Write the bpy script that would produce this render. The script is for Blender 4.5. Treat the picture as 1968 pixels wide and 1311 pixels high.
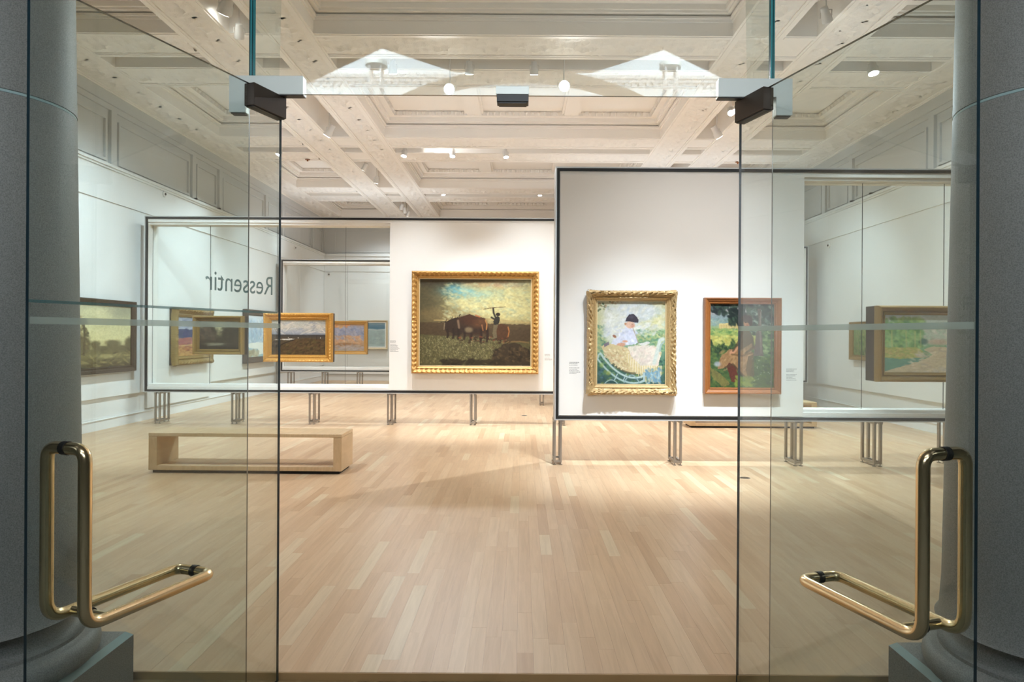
import bpy, math, random
import numpy as np
from mathutils import Vector, Matrix
random.seed(7)
rng = np.random.default_rng(7)
SC = bpy.context.scene
COL = SC.collection
R = math.radians
for o in list(bpy.data.objects):
    bpy.data.objects.remove(o)

# ------------------------------------------------------------------ camera, world, exposure
cam_d = bpy.data.cameras.new('camera')
cam = bpy.data.objects.new('camera', cam_d); COL.objects.link(cam)
cam.location = (0, 0, 1.44)
cam.rotation_euler = (math.pi / 2, -0.0058, 0)      # level, with the photo's slight roll
cam_d.sensor_width = 36.0
cam_d.lens = 24.0
cam_d.shift_x = -0.0092
cam_d.shift_y = -0.0052
cam_d.clip_end = 100
SC.camera = cam

world = bpy.data.worlds.new('world'); SC.world = world
world.use_nodes = True
bg = world.node_tree.nodes['Background']
bg.inputs[0].default_value = (0.75, 0.82, 0.9, 1)
bg.inputs[1].default_value = 0.05

SC.view_settings.view_transform = 'Standard'
SC.view_settings.look = 'None'
SC.view_settings.gamma = 1.0
SC.view_settings.use_curve_mapping = False
SC.view_settings.exposure = 0.07
SC.cycles.max_bounces = 10
SC.cycles.diffuse_bounces = 6
SC.cycles.glossy_bounces = 5
SC.cycles.transparent_max_bounces = 32
SC.cycles.caustics_reflective = False
SC.cycles.sample_clamp_indirect = 40.0

WARM = (1.0, 0.99, 0.985)
NEUT = (0.86, 0.935, 1.0)
COOL = (0.78, 0.90, 1.0)

def lamp_area(name, loc, size, power, color, rot=(0, 0, 0)):
    d = bpy.data.lights.new(name, 'AREA'); d.shape = 'RECTANGLE'
    d.size, d.size_y = size; d.energy = power; d.color = color
    o = bpy.data.objects.new(name, d); COL.objects.link(o)
    o.location = loc; o.rotation_euler = rot
    return o

# added fill lamps at ceiling level over the entrance, unseen; spotlights light the rest
CZ = 5.10                                            # underside of the ceiling beams
lamp_area('entrance_fill', (0, 4.87, CZ + 0.15), (4.8, 0.22), 10, WARM)
for x in (-3.37, 3.37):
    lamp_area('entrance_fill', (x, 4.0, CZ + 0.15), (0.22, 1.2), 14, NEUT)
# foyer: an added, unseen fill lamp near the entrance, and the day-bright hall behind
lamp_area('foyer_fill', (0, -0.6, 5.0), (2.4, 1.0), 45, NEUT)
for x in (-1, 1):                                    # two added, unseen spots brightening the columns
    d = bpy.data.lights.new('column_fill_spot', 'SPOT'); d.energy = 165; d.spot_size = R(34); d.spot_blend = 1.0; d.shadow_soft_size = 0.2; d.color = NEUT
    o = bpy.data.objects.new('column_fill_spot', d); COL.objects.link(o); o.location = (x * 1.3, -0.9, 4.7)
    o.rotation_euler = (Vector((x * 2.05, 2.4, 1.3)) - o.location).to_track_quat('-Z', 'Y').to_euler()
for x in (-4.2, 4.2):                                # unseen lamps standing in for daylight on the hall's far wall
    lamp_area('hall_daylight_fill', (x, -6.3, 7.9), (5.0, 2.4), 1250, COOL, (R(-90), 0, 0))
# area lamps added above the partition tops, out of sight, to brighten the ceiling
for x, y, l, p in ((3.0, 7.765, 5.0, 16), (-2.6, 11.09, 6.4, 15), (3.1, 14.24, 5.2, 30), (-4.0, 17.26, 3.8, 24)):
    lamp_area('ceiling_fill', (x, y, 3.345), (l, 0.2), p, COOL, (R(180), 0, 0))
d = bpy.data.lights.new('fitting_fill_spot', 'SPOT'); d.energy = 420; d.spot_size = R(72); d.spot_blend = 1.0; d.shadow_soft_size = 0.35; d.color = NEUT  # unseen spot added to brighten the fittings round the transom
o = bpy.data.objects.new('fitting_fill_spot', d); COL.objects.link(o); o.location = (0, -1.5, 3.1)
o.rotation_euler = (Vector((0, 2.86, 2.75)) - o.location).to_track_quat('-Z', 'Y').to_euler()
SPOT = 0.40                                          # one dimmer for all the spotlights

# ------------------------------------------------------------------ helpers
class MB:
    """Collects boxes, tubes, lathes and grids; build() links them as ONE mesh object."""
    def __init__(self):
        self.v = []; self.f = []; self.m = []
    def quad(self, a, b, c, d, mat=0):
        i = len(self.v); self.v += [a, b, c, d]; self.f.append((i, i + 1, i + 2, i + 3)); self.m.append(mat)
    def box(self, x0, x1, y0, y1, z0, z1, mat=0, mats=None):
        if x0 > x1: x0, x1 = x1, x0
        if y0 > y1: y0, y1 = y1, y0
        if z0 > z1: z0, z1 = z1, z0
        i = len(self.v)
        self.v += [(x0, y0, z0), (x1, y0, z0), (x1, y1, z0), (x0, y1, z0), (x0, y0, z1), (x1, y0, z1), (x1, y1, z1), (x0, y1, z1)]
        fs = [(0, 3, 2, 1), (4, 5, 6, 7), (0, 1, 5, 4), (2, 3, 7, 6), (1, 2, 6, 5), (3, 0, 4, 7)]  # -z +z -y +y +x -x
        for k, q in enumerate(fs):
            self.f.append(tuple(i + j for j in q)); self.m.append(mats[k] if mats else mat)
        return self
    def cbox(self, x0, x1, y0, y1, z0, z1, c=0.003, mat=0):
        """box with chamfered vertical and horizontal front edges"""
        pts = []
        for sz, zz in ((1, z0), (0, z0 + c), (0, z1 - c), (1, z1)):
            q = c if sz else 0
            pts.append([(x0 + q, y0 + q, zz), (x1 - q, y0 + q, zz), (x1 - q, y1 - q, zz), (x0 + q, y1 - q, zz)])
        i = len(self.v)
        for ring in pts: self.v += ring
        for k in range(3):
            for j in range(4):
                a = i + k * 4 + j; b = i + k * 4 + (j + 1) % 4
                self.f.append((a, b, b + 4, a + 4)); self.m.append(mat)
        self.f.append((i + 3, i + 2, i + 1, i)); self.m.append(mat)
        self.f.append((i + 12, i + 13, i + 14, i + 15)); self.m.append(mat)
        return self
    def tube(self, pts, r, n=14, mat=0, cap=True):
        P = [Vector(p) for p in pts]
        if not isinstance(r, (list, tuple)): r = [r] * len(P)
        T = []
        for k in range(len(P)):
            a = P[max(k - 1, 0)]; b = P[min(k + 1, len(P) - 1)]
            T.append((b - a).normalized())
        up = Vector((0, 0, 1)) if abs(T[0].z) < 0.9 else Vector((1, 0, 0))
        u = T[0].cross(up).normalized()
        i = len(self.v)
        for k in range(len(P)):
            u = (u - T[k] * u.dot(T[k])).normalized(); w = T[k].cross(u)
            for j in range(n):
                a = 2 * math.pi * j / n
                self.v.append(tuple(P[k] + (u * math.cos(a) + w * math.sin(a)) * r[k]))
        for k in range(len(P) - 1):
            for j in range(n):
                a = i + k * n + j; b = i + k * n + (j + 1) % n
                self.f.append((a, b, b + n, a + n)); self.m.append(mat)
        if cap:
            self.f.append(tuple(i + j for j in range(n))[::-1]); self.m.append(mat)
            e = i + (len(P) - 1) * n
            self.f.append(tuple(e + j for j in range(n))); self.m.append(mat)
        return self
    def lathe(self, prof, cx, cy, n=48, mat=0):
        i = len(self.v)
        for r, z in prof:
            for j in range(n):
                a = 2 * math.pi * j / n
                self.v.append((cx + r * math.cos(a), cy + r * math.sin(a), z))
        for k in range(len(prof) - 1):
            for j in range(n):
                a = i + k * n + j; b = i + k * n + (j + 1) % n
                self.f.append((a, b, b + n, a + n)); self.m.append(mat)
        if prof[0][0] > 1e-6:
            self.f.append(tuple(i + j for j in range(n))[::-1]); self.m.append(mat)
        if prof[-1][0] > 1e-6:
            e = i + (len(prof) - 1) * n
            self.f.append(tuple(e + j for j in range(n))); self.m.append(mat)
        return self
    def grid(self, P, mat=0, wrap=False):
        """P: array (a, b, 3)"""
        a, b = P.shape[:2]; i = len(self.v)
        self.v += [tuple(p) for p in P.reshape(-1, 3).tolist()]
        for r in range(a - 1):
            for c in range(b if wrap else b - 1):
                c1 = (c + 1) % b
                self.f.append((i + r * b + c, i + r * b + c1, i + (r + 1) * b + c1, i + (r + 1) * b + c)); self.m.append(mat)
        return self
    def prism(self, poly, z0, z1, mat=0):
        n = len(poly); i = len(self.v)
        self.v += [(x, y, z0) for x, y in poly] + [(x, y, z1) for x, y in poly]
        self.f.append(tuple(i + j for j in range(n))[::-1]); self.m.append(mat)
        self.f.append(tuple(i + n + j for j in range(n))); self.m.append(mat)
        for j in range(n):
            k = (j + 1) % n
            self.f.append((i + j, i + k, i + n + k, i + n + j)); self.m.append(mat)
        return self
    def xform(self, M):
        self.v = [tuple(M @ Vector(p)) for p in self.v]; return self
    def build(self, name, mats, parent=None, smooth=False):
        me = bpy.data.meshes.new(name)
        me.from_pydata(self.v, [], self.f)
        if not isinstance(mats, (list, tuple)): mats = [mats]
        for m in mats: me.materials.append(m)
        if len(mats) > 1:
            me.polygons.foreach_set('material_index', self.m)
        if smooth:
            me.polygons.foreach_set('use_smooth', [True] * len(self.f))
            try: me.set_sharp_from_angle(angle=R(40))
            except Exception: pass
        me.update()
        o = bpy.data.objects.new(name, me); COL.objects.link(o)
        if parent: o.parent = parent
        return o

def tag(o, label=None, cat=None, group=None, kind=None):
    if label: o['label'] = label
    if cat: o['category'] = cat
    if group: o['group'] = group
    if kind: o['kind'] = kind
    return o
def thing(name, loc=(0, 0, 0), rz=0, label=None, cat=None, group=None, kind=None):
    o = bpy.data.objects.new(name, None); COL.objects.link(o)
    o.location = loc; o.rotation_euler = (0, 0, rz); o.empty_display_size = 0.1
    return tag(o, label, cat, group, kind)

# ------------------------------------------------------------------ materials
def nm(name):
    m = bpy.data.materials.new(name); m.use_nodes = True
    nt = m.node_tree; b = nt.nodes['Principled BSDF']
    return m, nt, b
def lin(c):
    return tuple((x / 12.92 if x <= 0.04045 else ((x + 0.055) / 1.055) ** 2.4) for x in c)
def rgb(r, g, b):
    return (*lin((r / 255, g / 255, b / 255)), 1)
def N(nt, t, **kw):
    n = nt.nodes.new(t)
    for k, v in kw.items():
        if k.startswith('i_'):
            key = k[2:]
            n.inputs[int(key) if key.isdigit() else key].default_value = v
        else: setattr(n, k, v)
    return n
def simple(name, col, rough=0.6, metal=0.0, spec=0.5, bump=None, vary=0.0, vscale=6.0):
    m, nt, b = nm(name)
    b.inputs['Base Color'].default_value = col; b.inputs['Roughness'].default_value = rough
    b.inputs['Metallic'].default_value = metal; b.inputs['Specular IOR Level'].default_value = spec
    if vary or bump:
        tc = N(nt, 'ShaderNodeTexCoord')
    if vary:
        no = N(nt, 'ShaderNodeTexNoise', i_Scale=vscale, i_Detail=5.0)
        nt.links.new(tc.outputs['Object'], no.inputs['Vector'])
        mx = N(nt, 'ShaderNodeMix', data_type='RGBA')
        mx.inputs[6].default_value = tuple(c * (1 - vary) for c in col[:3]) + (1,)
        mx.inputs[7].default_value = tuple(min(1, c * (1 + vary)) for c in col[:3]) + (1,)
        nt.links.new(no.outputs['Fac'], mx.inputs[0]); nt.links.new(mx.outputs[2], b.inputs['Base Color'])
    if bump:
        sc_, st, di = bump
        n2 = N(nt, 'ShaderNodeTexNoise', i_Scale=sc_, i_Detail=6.0)
        nt.links.new(tc.outputs['Object'], n2.inputs['Vector'])
        bp = N(nt, 'ShaderNodeBump', i_Strength=st, i_Distance=di)
        nt.links.new(n2.outputs['Fac'], bp.inputs['Height']); nt.links.new(bp.outputs[0], b.inputs['Normal'])
    return m
def glass_mat(name, tint, refl=1.0):
    """thin clear sheet: tinted see-through plus Fresnel mirror (the IOR is turned round on back faces)"""
    m = bpy.data.materials.new(name); m.use_nodes = True
    nt = m.node_tree; nt.nodes.clear()
    out = N(nt, 'ShaderNodeOutputMaterial')
    tr = N(nt, 'ShaderNodeBsdfTransparent'); tr.inputs[0].default_value = (*tint, 1)
    gl = N(nt, 'ShaderNodeBsdfGlossy'); gl.inputs['Roughness'].default_value = 0.0
    gl.inputs[0].default_value = (refl, refl, refl, 1)
    ge = N(nt, 'ShaderNodeNewGeometry')
    ma = N(nt, 'ShaderNodeMath', operation='MULTIPLY_ADD'); ma.inputs[1].default_value = 1 / 1.5 - 1.5; ma.inputs[2].default_value = 1.5
    fr = N(nt, 'ShaderNodeFresnel'); mx = N(nt, 'ShaderNodeMixShader')
    nt.links.new(ge.outputs['Backfacing'], ma.inputs[0]); nt.links.new(ma.outputs[0], fr.inputs[0])
    nt.links.new(fr.outputs[0], mx.inputs[0]); nt.links.new(tr.outputs[0], mx.inputs[1]); nt.links.new(gl.outputs[0], mx.inputs[2])
    nt.links.new(mx.outputs[0], out.inputs[0])
    return m
def emit(name, col, s):
    m = bpy.data.materials.new(name); m.use_nodes = True
    nt = m.node_tree; nt.nodes.clear()
    out = N(nt, 'ShaderNodeOutputMaterial'); e = N(nt, 'ShaderNodeEmission')
    e.inputs[0].default_value = (*col, 1); e.inputs[1].default_value = s
    nt.links.new(e.outputs[0], out.inputs[0]); return m
def frosted(name, col, alpha):
    """etched or vinyl film: scatters light from both sides, partly see-through"""
    m = bpy.data.materials.new(name); m.use_nodes = True
    nt = m.node_tree; nt.nodes.clear()
    out = N(nt, 'ShaderNodeOutputMaterial')
    tr = N(nt, 'ShaderNodeBsdfTransparent'); di = N(nt, 'ShaderNodeBsdfDiffuse'); tl = N(nt, 'ShaderNodeBsdfTranslucent')
    di.inputs[0].default_value = col; tl.inputs[0].default_value = col
    m1 = N(nt, 'ShaderNodeMixShader'); m1.inputs[0].default_value = 0.6
    m2 = N(nt, 'ShaderNodeMixShader'); m2.inputs[0].default_value = alpha
    nt.links.new(di.outputs[0], m1.inputs[1]); nt.links.new(tl.outputs[0], m1.inputs[2])
    nt.links.new(tr.outputs[0], m2.inputs[1]); nt.links.new(m1.outputs[0], m2.inputs[2]); nt.links.new(m2.outputs[0], out.inputs[0])
    return m

M = {}
M['ceiling'] = simple('plaster_ceiling', rgb(240, 235, 229), 0.9, spec=0.2, vary=0.03, vscale=2.0, bump=(40, 0.15, 0.01))
M['ceiling_relief'] = simple('plaster_relief', rgb(239, 234, 228), 0.9, spec=0.2, vary=0.05, vscale=12.0, bump=(60, 0.5, 0.012))
M['wall'] = simple('white_wall', rgb(228, 228, 226), 0.85, spec=0.25, vary=0.012, vscale=1.5, bump=(120, 0.05, 0.003))
M['wall_grey'] = simple('upper_wall', rgb(206, 205, 203), 0.85, spec=0.25, vary=0.015, vscale=1.5)
M['panel'] = simple('white_board', rgb(232, 229, 224), 0.75, spec=0.25, vary=0.01, vscale=1.5)
M['alu'] = simple('pale_aluminium', rgb(205, 205, 205), 0.38, metal=0.55)
M['leg'] = simple('brushed_steel', rgb(165, 158, 150), 0.35, metal=0.85, vary=0.06, vscale=30)
M['black'] = simple('black_gasket', rgb(22, 20, 19), 0.5)
M['dark'] = simple('dark_recess', rgb(40, 36, 32), 0.8)
M['glass'] = glass_mat('door_glass', (0.915, 0.949, 0.943))
M['glass_clear'] = glass_mat('partition_glass', (0.965, 0.978, 0.970))
M['edge'] = simple('glass_edge', rgb(62, 142, 146), 0.15, spec=0.8)
M['edge_dark'] = simple('glass_edge_dark', rgb(28, 48, 56), 0.15, spec=0.8)
M['brass'] = simple('brass', (0.74, 0.57, 0.34, 1), 0.2, metal=1.0, vary=0.12, vscale=9.0, bump=(35, 0.04, 0.002))
M['bronze'] = simple('bronze_fitting', rgb(72, 62, 54), 0.4, metal=0.6)
M['fit'] = simple('satin_fitting', rgb(220, 222, 214), 0.45, metal=0.15)
M['frost'] = frosted('frosted_band', rgb(236, 246, 238), 0.28)
M['frost_teal'] = frosted('teal_line', rgb(120, 170, 176), 0.5)
M['vinyl'] = frosted('vinyl_letters', rgb(110, 150, 152), 0.62)
M['white_metal'] = simple('white_metal', rgb(225, 222, 218), 0.4)
M['lens'] = emit('lamp_lens', (1.0, 0.97, 0.92), 28.0)
M['maple'] = None
M['cap'] = simple('caption_print', rgb(150, 148, 145), 0.8)
M['foyer'] = simple('foyer_stone', rgb(120, 120, 116), 0.7, vary=0.08)
M['foyer_ceiling'] = simple('foyer_plaster', rgb(205, 206, 206), 0.9, vary=0.03)
M['hall'] = simple('hall_plaster', rgb(240, 244, 244), 0.9)
M['arch'] = simple('arch_stone', rgb(150, 146, 134), 0.8)

def granite():
    m, nt, b = nm('grey_granite')
    tc = N(nt, 'ShaderNodeTexCoord')
    v = N(nt, 'ShaderNodeTexVoronoi', i_Scale=150.0); n = N(nt, 'ShaderNodeTexNoise', i_Scale=260.0, i_Detail=3.0)
    n2 = N(nt, 'ShaderNodeTexNoise', i_Scale=3.0, i_Detail=4.0)
    for q in (v, n, n2): nt.links.new(tc.outputs['Object'], q.inputs['Vector'])
    cr = N(nt, 'ShaderNodeValToRGB'); e = cr.color_ramp.elements
    e[0].position = 0.28; e[0].color = rgb(108, 108, 104); e[1].position = 0.62; e[1].color = rgb(142, 141, 136)
    e.new(0.45).color = rgb(126, 125, 120)
    nt.links.new(n.outputs['Fac'], cr.inputs[0])
    c2 = N(nt, 'ShaderNodeValToRGB'); c2.color_ramp.elements[0].color = (0.25, 0.25, 0.25, 1)
    c2.color_ramp.elements[0].position = 0.02; c2.color_ramp.elements[1].position = 0.10
    nt.links.new(v.outputs['Distance'], c2.inputs[0])
    mx = N(nt, 'ShaderNodeMix', data_type='RGBA', blend_type='MULTIPLY'); mx.inputs[0].default_value = 0.25
    nt.links.new(cr.outputs[0], mx.inputs[6]); nt.links.new(c2.outputs[0], mx.inputs[7])
    c3 = N(nt, 'ShaderNodeValToRGB'); c3.color_ramp.elements[0].color = (0.8, 0.8, 0.8, 1)
    nt.links.new(n2.outputs['Fac'], c3.inputs[0])
    m2 = N(nt, 'ShaderNodeMix', data_type='RGBA', blend_type='MULTIPLY'); m2.inputs[0].default_value = 0.6
    nt.links.new(mx.outputs[2], m2.inputs[6]); nt.links.new(c3.outputs[0], m2.inputs[7])
    nt.links.new(m2.outputs[2], b.inputs['Base Color'])
    b.inputs['Roughness'].default_value = 0.55
    return m
M['granite'] = granite()
M['joint_glint'] = simple('column_joint_glint', rgb(150, 172, 170), 0.6)  # pale tone paints reflected light on the joint ring and plinth chamfer

def maple(name, stops, rough=0.3, obj_tone=False):
    m, nt, b = nm(name)
    tc = N(nt, 'ShaderNodeTexCoord'); at = N(nt, 'ShaderNodeAttribute', attribute_name='tone')
    mp = N(nt, 'ShaderNodeMapping'); mp.inputs['Scale'].default_value = (38, 2.2, 8)
    nt.links.new(tc.outputs['Object'], mp.inputs[0])
    ad = N(nt, 'ShaderNodeVectorMath', operation='ADD')
    sc_ = N(nt, 'ShaderNodeVectorMath', operation='SCALE'); sc_.inputs[3].default_value = 37.0
    cb = N(nt, 'ShaderNodeCombineXYZ')
    for k in range(3): nt.links.new(at.outputs['Fac'], cb.inputs[k])
    nt.links.new(cb.outputs[0], sc_.inputs[0]); nt.links.new(mp.outputs[0], ad.inputs[0]); nt.links.new(sc_.outputs[0], ad.inputs[1])
    n = N(nt, 'ShaderNodeTexNoise', i_Scale=1.0, i_Detail=6.0, i_Roughness=0.6, i_Distortion=0.6)
    nt.links.new(ad.outputs[0], n.inputs['Vector'])
    cr = N(nt, 'ShaderNodeValToRGB')
    el = cr.color_ramp.elements
    el[0].position = stops[0][0]; el[0].color = stops[0][1]; el[1].position = stops[-1][0]; el[1].color = stops[-1][1]
    for p, c in stops[1:-1]: el.new(p).color = c
    nt.links.new(at.outputs['Fac'], cr.inputs[0])
    g = N(nt, 'ShaderNodeValToRGB'); g.color_ramp.elements[0].color = (0.80, 0.76, 0.71, 1); g.color_ramp.elements[0].position = 0.3
    g.color_ramp.elements[1].color = (1.05, 1.04, 1.03, 1); g.color_ramp.elements[1].position = 0.62
    nt.links.new(n.outputs['Fac'], g.inputs[0])
    mx = N(nt, 'ShaderNodeMix', data_type='RGBA', blend_type='MULTIPLY'); mx.inputs[0].default_value = 0.55
    nt.links.new(cr.outputs[0], mx.inputs[6]); nt.links.new(g.outputs[0], mx.inputs[7])
    nt.links.new(mx.outputs[2], b.inputs['Base Color'])
    b.inputs['Roughness'].default_value = rough; b.inputs['Specular IOR Level'].default_value = 0.28
    n3 = N(nt, 'ShaderNodeTexNoise', i_Scale=1.4, i_Detail=2.0)
    nt.links.new(tc.outputs['Object'], n3.inputs['Vector'])
    bp = N(nt, 'ShaderNodeBump', i_Strength=0.05, i_Distance=0.02)
    nt.links.new(n3.outputs['Fac'], bp.inputs['Height']); nt.links.new(bp.outputs[0], b.inputs['Normal'])
    return m
M['maple'] = maple('maple_floor', [(0.0, rgb(178, 144, 110)), (0.2, rgb(194, 162, 128)), (0.6, rgb(201, 171, 137)), (0.85, rgb(206, 179, 146)), (1.0, rgb(208, 188, 156))], 0.33)
M['bench'] = maple('maple_bench', [(0.0, rgb(200, 170, 132)), (1.0, rgb(216, 190, 152))], 0.4)
M['threshold'] = simple('threshold_strip', rgb(186, 156, 112), 0.5, vary=0.1)

M['nosing'] = simple('floor_nosing', rgb(176, 142, 98), 0.5, vary=0.1)
def gold(name, col, rough=0.5, metal=0.35, bs=90, st=0.6, vary=0.4):
    return simple(name, col, rough, metal=metal, vary=vary, vscale=80.0, bump=(bs, st, 0.004))
M['gold'] = gold('gilt', rgb(190, 146, 82))
M['gold_pale'] = gold('pale_gilt', rgb(188, 160, 114))
M['gold_olive'] = gold('dull_gilt', rgb(150, 122, 70))
M['gold_bright'] = gold('bright_gilt', rgb(206, 156, 78), 0.42)
M['slip'] = simple('inner_slip', rgb(208, 184, 140), 0.45, metal=0.4)
M['brownwood'] = simple('brown_wood_frame', rgb(148, 92, 46), 0.38, vary=0.18, vscale=40)
M['darkwood'] = simple('dark_wood_frame', rgb(72, 54, 38), 0.4, vary=0.25, vscale=50, bump=(80, 0.3, 0.003))
M['palewood'] = simple('pale_wood_frame', rgb(214, 194, 160), 0.5, vary=0.06, vscale=30)
M['back'] = simple('picture_backing', rgb(58, 44, 34), 0.7, vary=0.15, vscale=20)

def canvas_mat():
    m, nt, b = nm('painted_canvas')
    at = N(nt, 'ShaderNodeAttribute', attribute_name='paint')
    nt.links.new(at.outputs['Color'], b.inputs['Base Color'])
    b.inputs['Roughness'].default_value = 0.55; b.inputs['Specular IOR Level'].default_value = 0.25
    return m
M['canvas'] = canvas_mat()
# ================================================================== THE GALLERY SHELL
WX, YF, YB = 6.27, 2.86, 21.5          # half width, glass front, back wall
YW = 2.912                             # front edge of the wooden floor
# ---- floor: base slab plus maple strips laid towards the back
fl = MB(); fl.box(-WX - 0.3, WX + 0.3, YW + 0.001, YB + 0.3, -0.2, -0.012)
floor = tag(fl.build('floor', M['dark']), kind='structure')
W = 0.0745
planks = []
nrow = int(2 * WX / W) + 1
for i in range(nrow):
    x0 = -WX + i * W
    y = YW - random.random() * 1.2
    while y < YB:
        L = random.choice((0.45, 0.6, 0.75, 0.9, 1.05, 1.3))
        a, b_ = max(y, YW), min(y + L, YB)
        if b_ - a > 0.03:
            planks.append((x0, a, b_, random.random()))
        y += L
def visible(p):
    x, a, b_, t = p
    yc = max((a + b_) / 2, 2.9)
    return abs(x + W / 2 + 0.02) < 0.72 * yc and yc < 12
vis = [p for p in planks if visible(p)]
vis.sort(key=lambda p: (p[1] + p[2]) / 2 + 0.25 * max(0, abs(p[0]) - 1.6))
near = set(vis[:300])
def plank_mesh(ps, name, near=False):
    mb = MB(); tone = []
    for x, a, b_, t in ps:
        g = 0.00025
        h = (t * 7919 % 1.0) * 0.0004
        mb.box(x + g, x + W - g, a + g, b_ - g, -0.012, h)
        tone += [min(1, max(0, 0.55 + 0.30 * (t - 0.5) * 2 * (1 if 0.06 < t < 0.95 else 1.5)))] * 6
    me_o = mb.build(name, M['maple'], floor)
    at = me_o.data.attributes.new('tone', 'FLOAT', 'FACE'); at.data.foreach_set('value', tone)
    return me_o
for p in planks:
    if p in near: plank_mesh([p], 'floor_plank')
tag(plank_mesh([p for p in planks if p not in near], 'distant_planks'), kind='stuff')
th = MB(); th.cbox(-3.4, 3.4, 2.70, YW - 0.001, -0.06, -0.034, 0.002)
tag(th.build('trim_1', M['threshold']), kind='structure')

nz = MB(); nz.cbox(-3.4, 3.4, YW - 0.007, YW - 0.0005, -0.0335, -0.0008, 0.001)
tag(nz.build('trim_3', M['nosing']), kind='structure')

# ---- walls
def wall_side(sgn, name):
    m = MB()
    x = sgn * WX
    m.box(x, x + sgn * 0.3, YF - 0.1, YB + 0.3, -0.012, 6.0)
    w = tag(m.build(name, M['wall_grey']), kind='structure')
    # boarded hanging wall in front of it, raised off the floor, with a header box and a ledge
    secs = [('hanging_wall', 3.4, 11.35, 0.48), ('hanging_wall', 11.35, 13.66, 0.20), ('hanging_wall', 13.68, YB - 0.02, 0.48)]
    if sgn > 0: secs = [('hanging_wall', 3.4, YB - 0.02, 0.48)]
    for nme, a, b_, zb in secs:
        k = MB(); k.box(sgn * (WX - 0.055), x, a, b_, zb, 3.42)
        k.build(nme, M['wall'], w)
    k = MB(); k.box(sgn * (WX - 0.012), x, 3.4, YB - 0.02, 0.17, 0.50); k.build('dado_board', M['wall'], w)
    k = MB(); k.box(sgn * (WX - 0.075), x, 3.4, YB - 0.02, 3.42, 3.90)
    k.build('header_board', M['wall'], w)
    k = MB(); k.box(sgn * (WX - 0.10), x, 3.4, YB - 0.02, 3.90, 3.93); k.box(sgn * (WX - 0.125), x, 3.4, YB - 0.02, 3.93, 3.97)
    k.build('ledge', M['wall'], w)
    # frieze: pilasters and framed panels
    y = 3.2
    k2 = MB()
    k2.box(sgn * (WX - 0.03), x, 3.0, YB, 4.82, 4.90); k2.box(sgn * (WX - 0.06), x, 3.0, YB, 4.90, 5.10)
    k2.build('frieze_rail', M['wall_grey'], w)
    cyc = [2.25, 0.85, 2.25, 0.85]
    yy = 9.95 - 2 * (2.25 + 0.85 + 0.3)
    j = 0
    while yy < YB - 0.4:
        wd = (2.25, 0.85)[j % 2]
        e = min(yy + wd, YB - 0.15)
        fr = MB()
        t = 0.035
        for (a, b_, c, d) in ((yy, e, 4.66, 4.70), (yy, e, 4.03, 4.07), (yy, yy + 0.04, 4.07, 4.66), (e - 0.04, e, 4.07, 4.66)):
            fr.box(sgn * (WX - t), x, a, b_, c, d)
        fr.build('panel_moulding', M['wall_grey'], w)
        pm = MB(); pm.box(sgn * (WX - 0.05), x, e + 0.08, e + 0.22, 3.97, 4.82)
        pm.build('pilaster', M['wall_grey'], w)
        yy = e + 0.30; j += 1
    bb = MB()
    bb.box(sgn * (WX - 0.022), x, 3.0, YB, 0.001, 0.145); bb.box(sgn * (WX - 0.034), x, 3.0, YB, 0.145, 0.158)
    bb.box(sgn * (WX - 0.018), x, 3.0, YB, 0.158, 0.185)
    tag(bb.build('baseboard_left' if sgn < 0 else 'baseboard_right', M['wall']), kind='structure')
    return w
wall_side(-1, 'wall_left'); wall_side(1, 'wall_right')
m = MB(); m.box(-WX - 0.3, WX + 0.3, YB, YB + 0.3, -0.012, 6.0)
wb = tag(m.build('wall_back', M['wall_grey']), kind='structure')
k = MB(); k.box(-WX + 0.06, WX - 0.06, YB - 0.055, YB, 0.2, 3.42); k.build('hanging_wall', M['wall'], wb)
k = MB(); k.box(-WX + 0.08, WX - 0.08, YB - 0.075, YB, 3.42, 3.90); k.build('header_board', M['wall'], wb)
k = MB(); k.box(-WX + 0.1, WX - 0.1, YB - 0.12, YB, 3.90, 3.97); k.build('ledge', M['wall'], wb)
k = MB(); k.box(-WX + 0.04, WX - 0.04, YB - 0.06, YB, 4.85, 5.1); k.build('frieze_rail', M['wall_grey'], wb)
for xx in (-5.9, -2.9, 0.1, 3.1):
    fr = MB(); e = xx + 2.6
    for (a, b_, c, d) in ((xx, e, 4.68, 4.72), (xx, e, 4.03, 4.07), (xx, xx + 0.04, 4.07, 4.68), (e - 0.04, e, 4.07, 4.68)):
        fr.box(a, b_, YB - 0.03, YB, c, d)
    fr.build('panel_moulding', M['wall_grey'], wb)
bb = MB(); bb.box(-WX + 0.04, WX - 0.04, YB - 0.022, YB, 0.001, 0.145); bb.box(-WX + 0.04, WX - 0.04, YB - 0.034, YB, 0.145, 0.158); bb.box(-WX + 0.04, WX - 0.04, YB - 0.018, YB, 0.158, 0.185)
tag(bb.build('baseboard_back', M['wall']), kind='structure')
m = MB()
for s in (-1, 1): m.box(s * 3.4, s * (WX + 0.3), YF - 0.25, YF, -0.012, 6.0)
m.box(-3.4, 3.4, YF - 0.1, YF + 0.1, 5.06, 6.0)
tag(m.build('wall_front', M['foyer']), kind='structure')

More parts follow.
